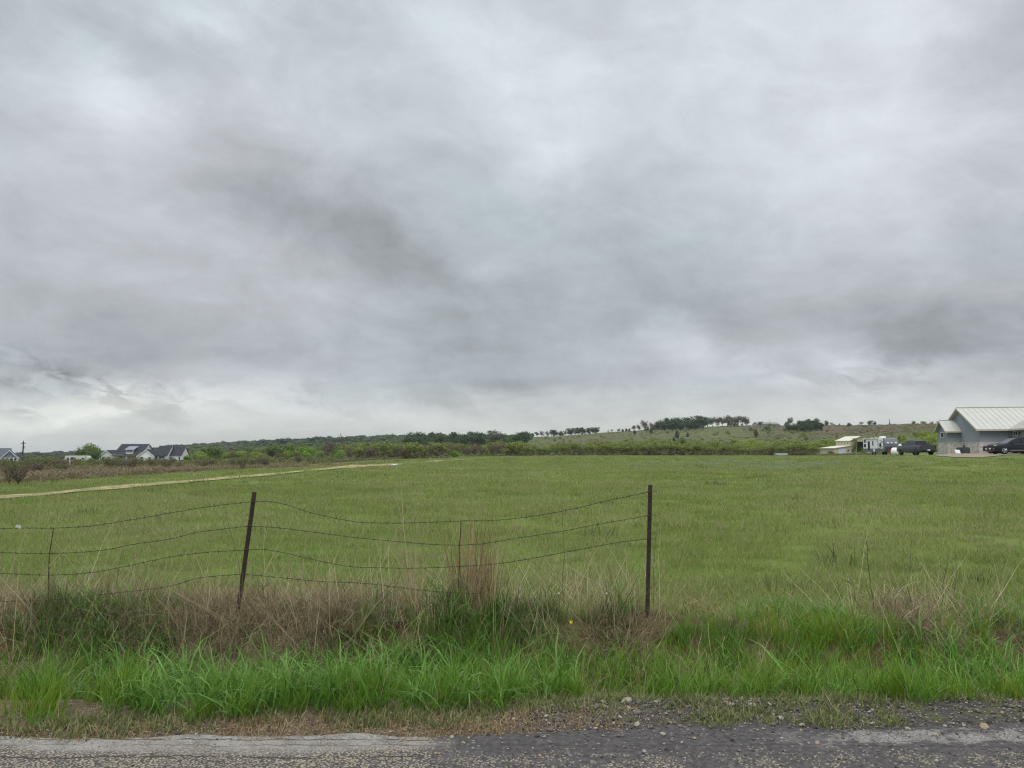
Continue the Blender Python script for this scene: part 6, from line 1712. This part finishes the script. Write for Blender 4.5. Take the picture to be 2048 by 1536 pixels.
for (x0, x1, y0, y1, ze, zr, ov_, t_, rd) in roofs:
    if rd == 'y':
        xm = (x0 + x1) / 2; k_ = (zr - ze) / (xm - x0)
        for sg, xe in ((1, x0), (-1, x1)):
            m2.slab((xe - sg * ov_, y0 - .36, ze - k_ * ov_ - .34), (xm, y0 - .36, zr - .34), (xm, y0 - .36, zr - .02), (xe - sg * ov_, y0 - .36, ze - k_ * ov_ - .02), .05)
    else:
        ym = (y0 + y1) / 2; k_ = (zr - ze) / (ym - y0)
        m2.slab((x1 + .36, y0 - ov_, ze - k_ * ov_ - .34), (x1 + .36, ym, zr - .34), (x1 + .36, ym, zr - .02), (x1 + .36, y0 - ov_, ze - k_ * ov_ - .02), .05)
m2.build('fascia', m_white, fh)
# parked white car by the farmhouse and white camper left of it
qq = at(156, 921, 268); o = empty('camper_trailer', (qq.x, qq.y, zrow(928.5, 268)), math.radians(4), 'off-white camper trailer parked left of the billowing tree', 'camper trailer')
mb = MB(); mb.py_([(-3.9, .6), (-4.0, 1.2), (-3.8, 2.9), (3.4, 2.95), (3.95, 2.3), (3.9, .6)], -1.2, 1.2); mb.build('body', surf('camper_white', S(206, 206, 198), .5), o, .08)
for x0, x1, z0, z1 in [(-3.1, -2.5, 1.5, 2.2), (-1.9, -1.1, 1.5, 2.4), (-.6, -.2, 1.4, 2.2), (1.7, 2.5, 1.7, 2.15)]: m2 = MB(); m2.box(x0, x1, -1.235, -1.203, z0, z1); m2.build('window', m_glass, o)
m2 = MB(); m2.box(-1.02, -.66, -1.24, -1.203, .75, 2.5); m2.build('door', m_tg, o); m2 = MB(); m2.box(-3.8, 3.8, -1.215, -1.203, 1.15, 1.3); m2.build('stripe', m_tg, o)
m2 = MB(); m2.box(3.05, 3.2, -1.235, -1.203, .8, 2.9); m2.build('stripe', m_tg, o)
for x in (-.5, .5):
    for y in (-1.05, 1.05): wheel(o, x, y, .34, .2)
qq = at(332, 917, 292)
make_car('parked_car', (qq.x, qq.y, zrow(925, 292)), math.radians(10), 'white car parked beside the garage of the white farmhouse', 'car', paint('white_car_paint', S(222, 224, 226)),
    [(2.3, .40, .80, .60, .74, .66), (2.2, .26, .92, .78, .88, .78), (1.0, .20, 1.02, .90, .92, .84), (-1.9, .22, 1.06, .88, .92, .80), (-2.3, .40, 1.0, .74, .82, .72)],
    [(1.0, 1.0, .80), (.2, 1.46, .66), (-.8, 1.5, .64), (-1.5, 1.42, .66), (-2.1, 1.05, .76)], [[(.75, 1.06, .80), (.15, 1.42, .68), (-.3, 1.44, .67), (-.35, 1.07, .80)], [(-.45, 1.07, .80), (-.4, 1.44, .67), (-1.2, 1.42, .67), (-1.6, 1.1, .77)]],
    (.92, 1.04, .72, .25, 1.42, .6), (-2.0, 1.1, .66, -1.55, 1.38, .6), [(1.4, .82), (1.4, -.82), (-1.35, .82), (-1.35, -.82)], .34, .23, [('headlight', m_lamp, (2.1, 2.28, .5, .8, .72, .82))], trim=False)

# ---- blue-grey house at the left edge
gz2 = zrow(925, 262); gx0 = ray(19, 905)[0] * 262
gh_ = empty('gabled_house', (gx0, 262, gz2), math.radians(30), 'blue-grey gabled house with white trim, cut by the left edge', 'house')
def l2(px, d=262): return ray(px, 905)[0] * d - gx0
mb = MB(); m_blue = surf('blue_grey_siding', S(128, 138, 148), .8, var=.05); m_groof = surf('grey_shingles', S(88, 94, 102), .85, var=.1, fine=9)
x0, x1 = -2.45, 2.45; ze, zr = zrow(915.3, 262) - gz2, zrow(900.3, 262) - gz2
mb.box(x0, x1, 0, 9, -1.5, ze); mb.py_([(x0, ze + .001), (x1, ze + .001), ((x0 + x1) / 2, zr - .1)], 0, 9)
mb.box(x0 - 9, x0 - .01, 2, 11, -1.5, ze); mb.px_([(2, ze + .001), (11, ze + .001), (6.5, zr + .55)], x0 - 9, x0 - .01); gw_ = mb.build('wall', m_blue, gh_)
m2 = MB(); gable_roof(m2, x0, x1, 0, 9, ze + .05, zr, .35, .14, 'y', .35); m2.build('roof', m_groof, gh_)
m2 = MB(); gable_roof(m2, x0 - 9, (x0 + x1) / 2, 2, 11, ze + .05, zr + .7, .35, .14, 'x', .2); m2.build('roof', m_groof, gh_)
m2 = MB(); xm = (x0 + x1) / 2; k_ = (zr - ze) / (xm - x0)
for sg, xe in ((1, x0), (-1, x1)): m2.slab((xe - sg * .4, -.38, ze - k_ * .4 - .28), (xm, -.38, zr - .28), (xm, -.38, zr), (xe - sg * .4, -.38, ze - k_ * .4), .05)
m2.box(x0 - .3, x1 + .3, -.06, -.003, ze - .30, ze - .02); m2.build('fascia', m_white, gh_)
m2 = MB(); m2.box(x0, x1, -.04, -.003, -1.4, ze - .303); ww3 = m2.build('lower_wall', m_white, gh_)
for t in (.08, .30, .55, .78): window('window', gh_, (x0 + (x1 - x0) * t, -.042, .55), (1, 0, 0), .8, .95, 1)

# ---- cottage on the ridge, poles, far roof
qq = at(1537, 849.5, 600); cz = zrow(852.5, 600); ch = empty('hilltop_cottage', (qq.x, 600, cz - .5), math.radians(12), 'pale cottage on the ridge half hidden by small trees', 'house')
mb = MB(); mb.box(-9, 9, 0, 8, -2, 2.2); mb.px_([(0, 2.201), (8, 2.201), (4, 3.5)], -9, 9); mb.build('wall', surf('pale_cottage_wall', S(190, 186, 178), .8), ch)
m2 = MB(); gable_roof(m2, -9, 9, 0, 8, 2.25, 3.7, .4, .15, 'x', .4); m2.build('roof', surf('grey_cottage_roof', S(128, 130, 132), .7), ch)
for x in (-5, 1, 5): window('window', ch, (x, -.002, .6), (1, 0, 0), 1.2, 1.1, 1)


def pole(px, row_t, d, r, label, arm=True, row_b=None):
    p0 = ground_at(px, d, -.3); zt = zrow(row_t, d); o = empty('utility_pole', p0, 0, label, 'pole')
    hgt = zt - p0.z; mb = MB(); mb.tube([(0, 0, 0), (0, 0, hgt * .5), (0, 0, hgt)], [r * 1.25, r * 1.1, r * .9], 8); mb.build('shaft', surf('weathered_pole', S(70, 64, 58), .9, var=.2), o)
    if arm:
        mb = MB(); mb.box(-.7, .7, -.06, .06, hgt - .75, hgt - .6); mb.build('cross_arm', m_post, o)
        for x in (-.6, 0, .6):
            mb = MB(); mb.lathe([(hgt - .6 if x else hgt, .05), (hgt - .45 if x else hgt + .15, .07), (hgt - .38 if x else hgt + .22, .03)], lambda a, u, v: (x + u, v, a), 8); mb.build('insulator', m_glass, o)
        mb = MB(); mb.lathe([(hgt - 2.3, .18), (hgt - 2.25, .22), (hgt - 1.5, .22), (hgt - 1.45, .16)], lambda a, u, v: (.3 + u, -.2 + v, a), 12); mb.build('transformer', m_unit, o)
    return o
pole(46, 882.5, 240, .19, 'dark wooden utility pole with a transformer beside the blue-grey house')
pole(1781, 838, 455, .16, 'thin pole alone on the brown skyline above the caravan', False)
pole(1541.5, 838.5, 598, .13, 'thin mast rising behind the hilltop cottage', False)
qq = at(456, 893.5, 900); o = empty('far_house', (qq.x, 900, zrow(898, 900) - 2), 0, 'tiny pale-roofed house among the trees of the far hill', 'house')
mb = MB(); mb.box(-4.2, 4.2, 0, 6, -2, 3.3); mb.build('wall', m_white, o); m2 = MB(); gable_roof(m2, -4.2, 4.2, 0, 6, 3.3, 4.6, .3, .12, 'x', .3); m2.build('roof', surf('pale_far_roof', S(196, 200, 202), .5), o)
# white trough, culvert pipe, marker stakes
qq = ground_at(1562, 152); o = empty('stock_trough', qq, math.radians(3), 'long pale metal trough at the far edge of the field', 'trough')
mb = MB(); mb.box(-1.15, 1.15, -.35, .35, .12, .18); mb.box(-1.15, 1.15, -.35, -.30, .181, .55); mb.box(-1.15, 1.15, .30, .35, .181, .55); mb.box(-1.15, -1.10, -.299, .299, .181, .55); mb.box(1.10, 1.15, -.299, .299, .181, .55); mb.build('basin', surf('galvanised', S(186, 192, 196), .4, .3), o)
for x in (-.9, .9): mb = MB(); mb.box(x - .06, x + .06, -.3, .3, -.05, .118); mb.build('foot', m_unit, o)
qq = ground_at(789, 66.5); mb = MB(); mb.sm = True
n_ = 20; ring = lambda x, r: [(x, r * math.cos(2 * math.pi * k / n_), .2 + r * math.sin(2 * math.pi * k / n_)) for k in range(n_)]
rr2 = ring(-.75, .2) + ring(.75, .2) + ring(.75, .175) + ring(-.75, .175); fs = []
for a in range(4):
    for k in range(n_): fs.append((a * n_ + k, a * n_ + (k + 1) % n_, ((a + 1) % 4) * n_ + (k + 1) % n_, ((a + 1) % 4) * n_ + k))
mb.add(rr2, fs); o = mb.build('culvert_pipe', surf('pale_pipe', S(196, 204, 212), .4, .2)); o.location = qq; o.scale = (.38, .5, .5); o.rotation_euler = (0, .05, math.radians(-8)); tag(o, 'short pale culvert pipe lying at the end of the sandy track', 'pipe')
for px_s, lab in [(141, 'white marker stake in the brush below the camper'), (195, 'white marker stake in the brush left of the farmhouse')]:
    qq = at(px_s, 932, 120); mb = MB(); mb.box(-.05, .05, -.03, .03, -.3, 1.0); mb.box(-.09, .09, -.04, -.031, .62, .98); mb.tube([(0, 0, 1.0), (0, 0, 1.08)], [.05, .01], 6)
    o = mb.build('marker_stake', m_frame); o.location = ground_at(px_s, 75, .35); o.scale = (.5, .5, .35); tag(o, lab, 'stake')

# ------------------------------------------------------------------ damp air over the whole valley
mh, g, out = new_mat('damp_air')
pv = g.new('ShaderNodeVolumePrincipled'); pv.inputs['Color'].default_value = (.86, .92, 1.0, 1); pv.inputs['Density'].default_value = 0.00012; pv.inputs['Anisotropy'].default_value = 0.0
g.l.new(pv.outputs[0], out.inputs['Volume'])
zmin = float(GZ.min()) - 1.0; zmax = 62.0
mb = MB(); mb.box(-4700, 4700, -4700, 4700, zmin, zmax); o = mb.build('haze', mh); tag(o, 'thin pale haze filling the air of the valley', 'haze', None, 'stuff')
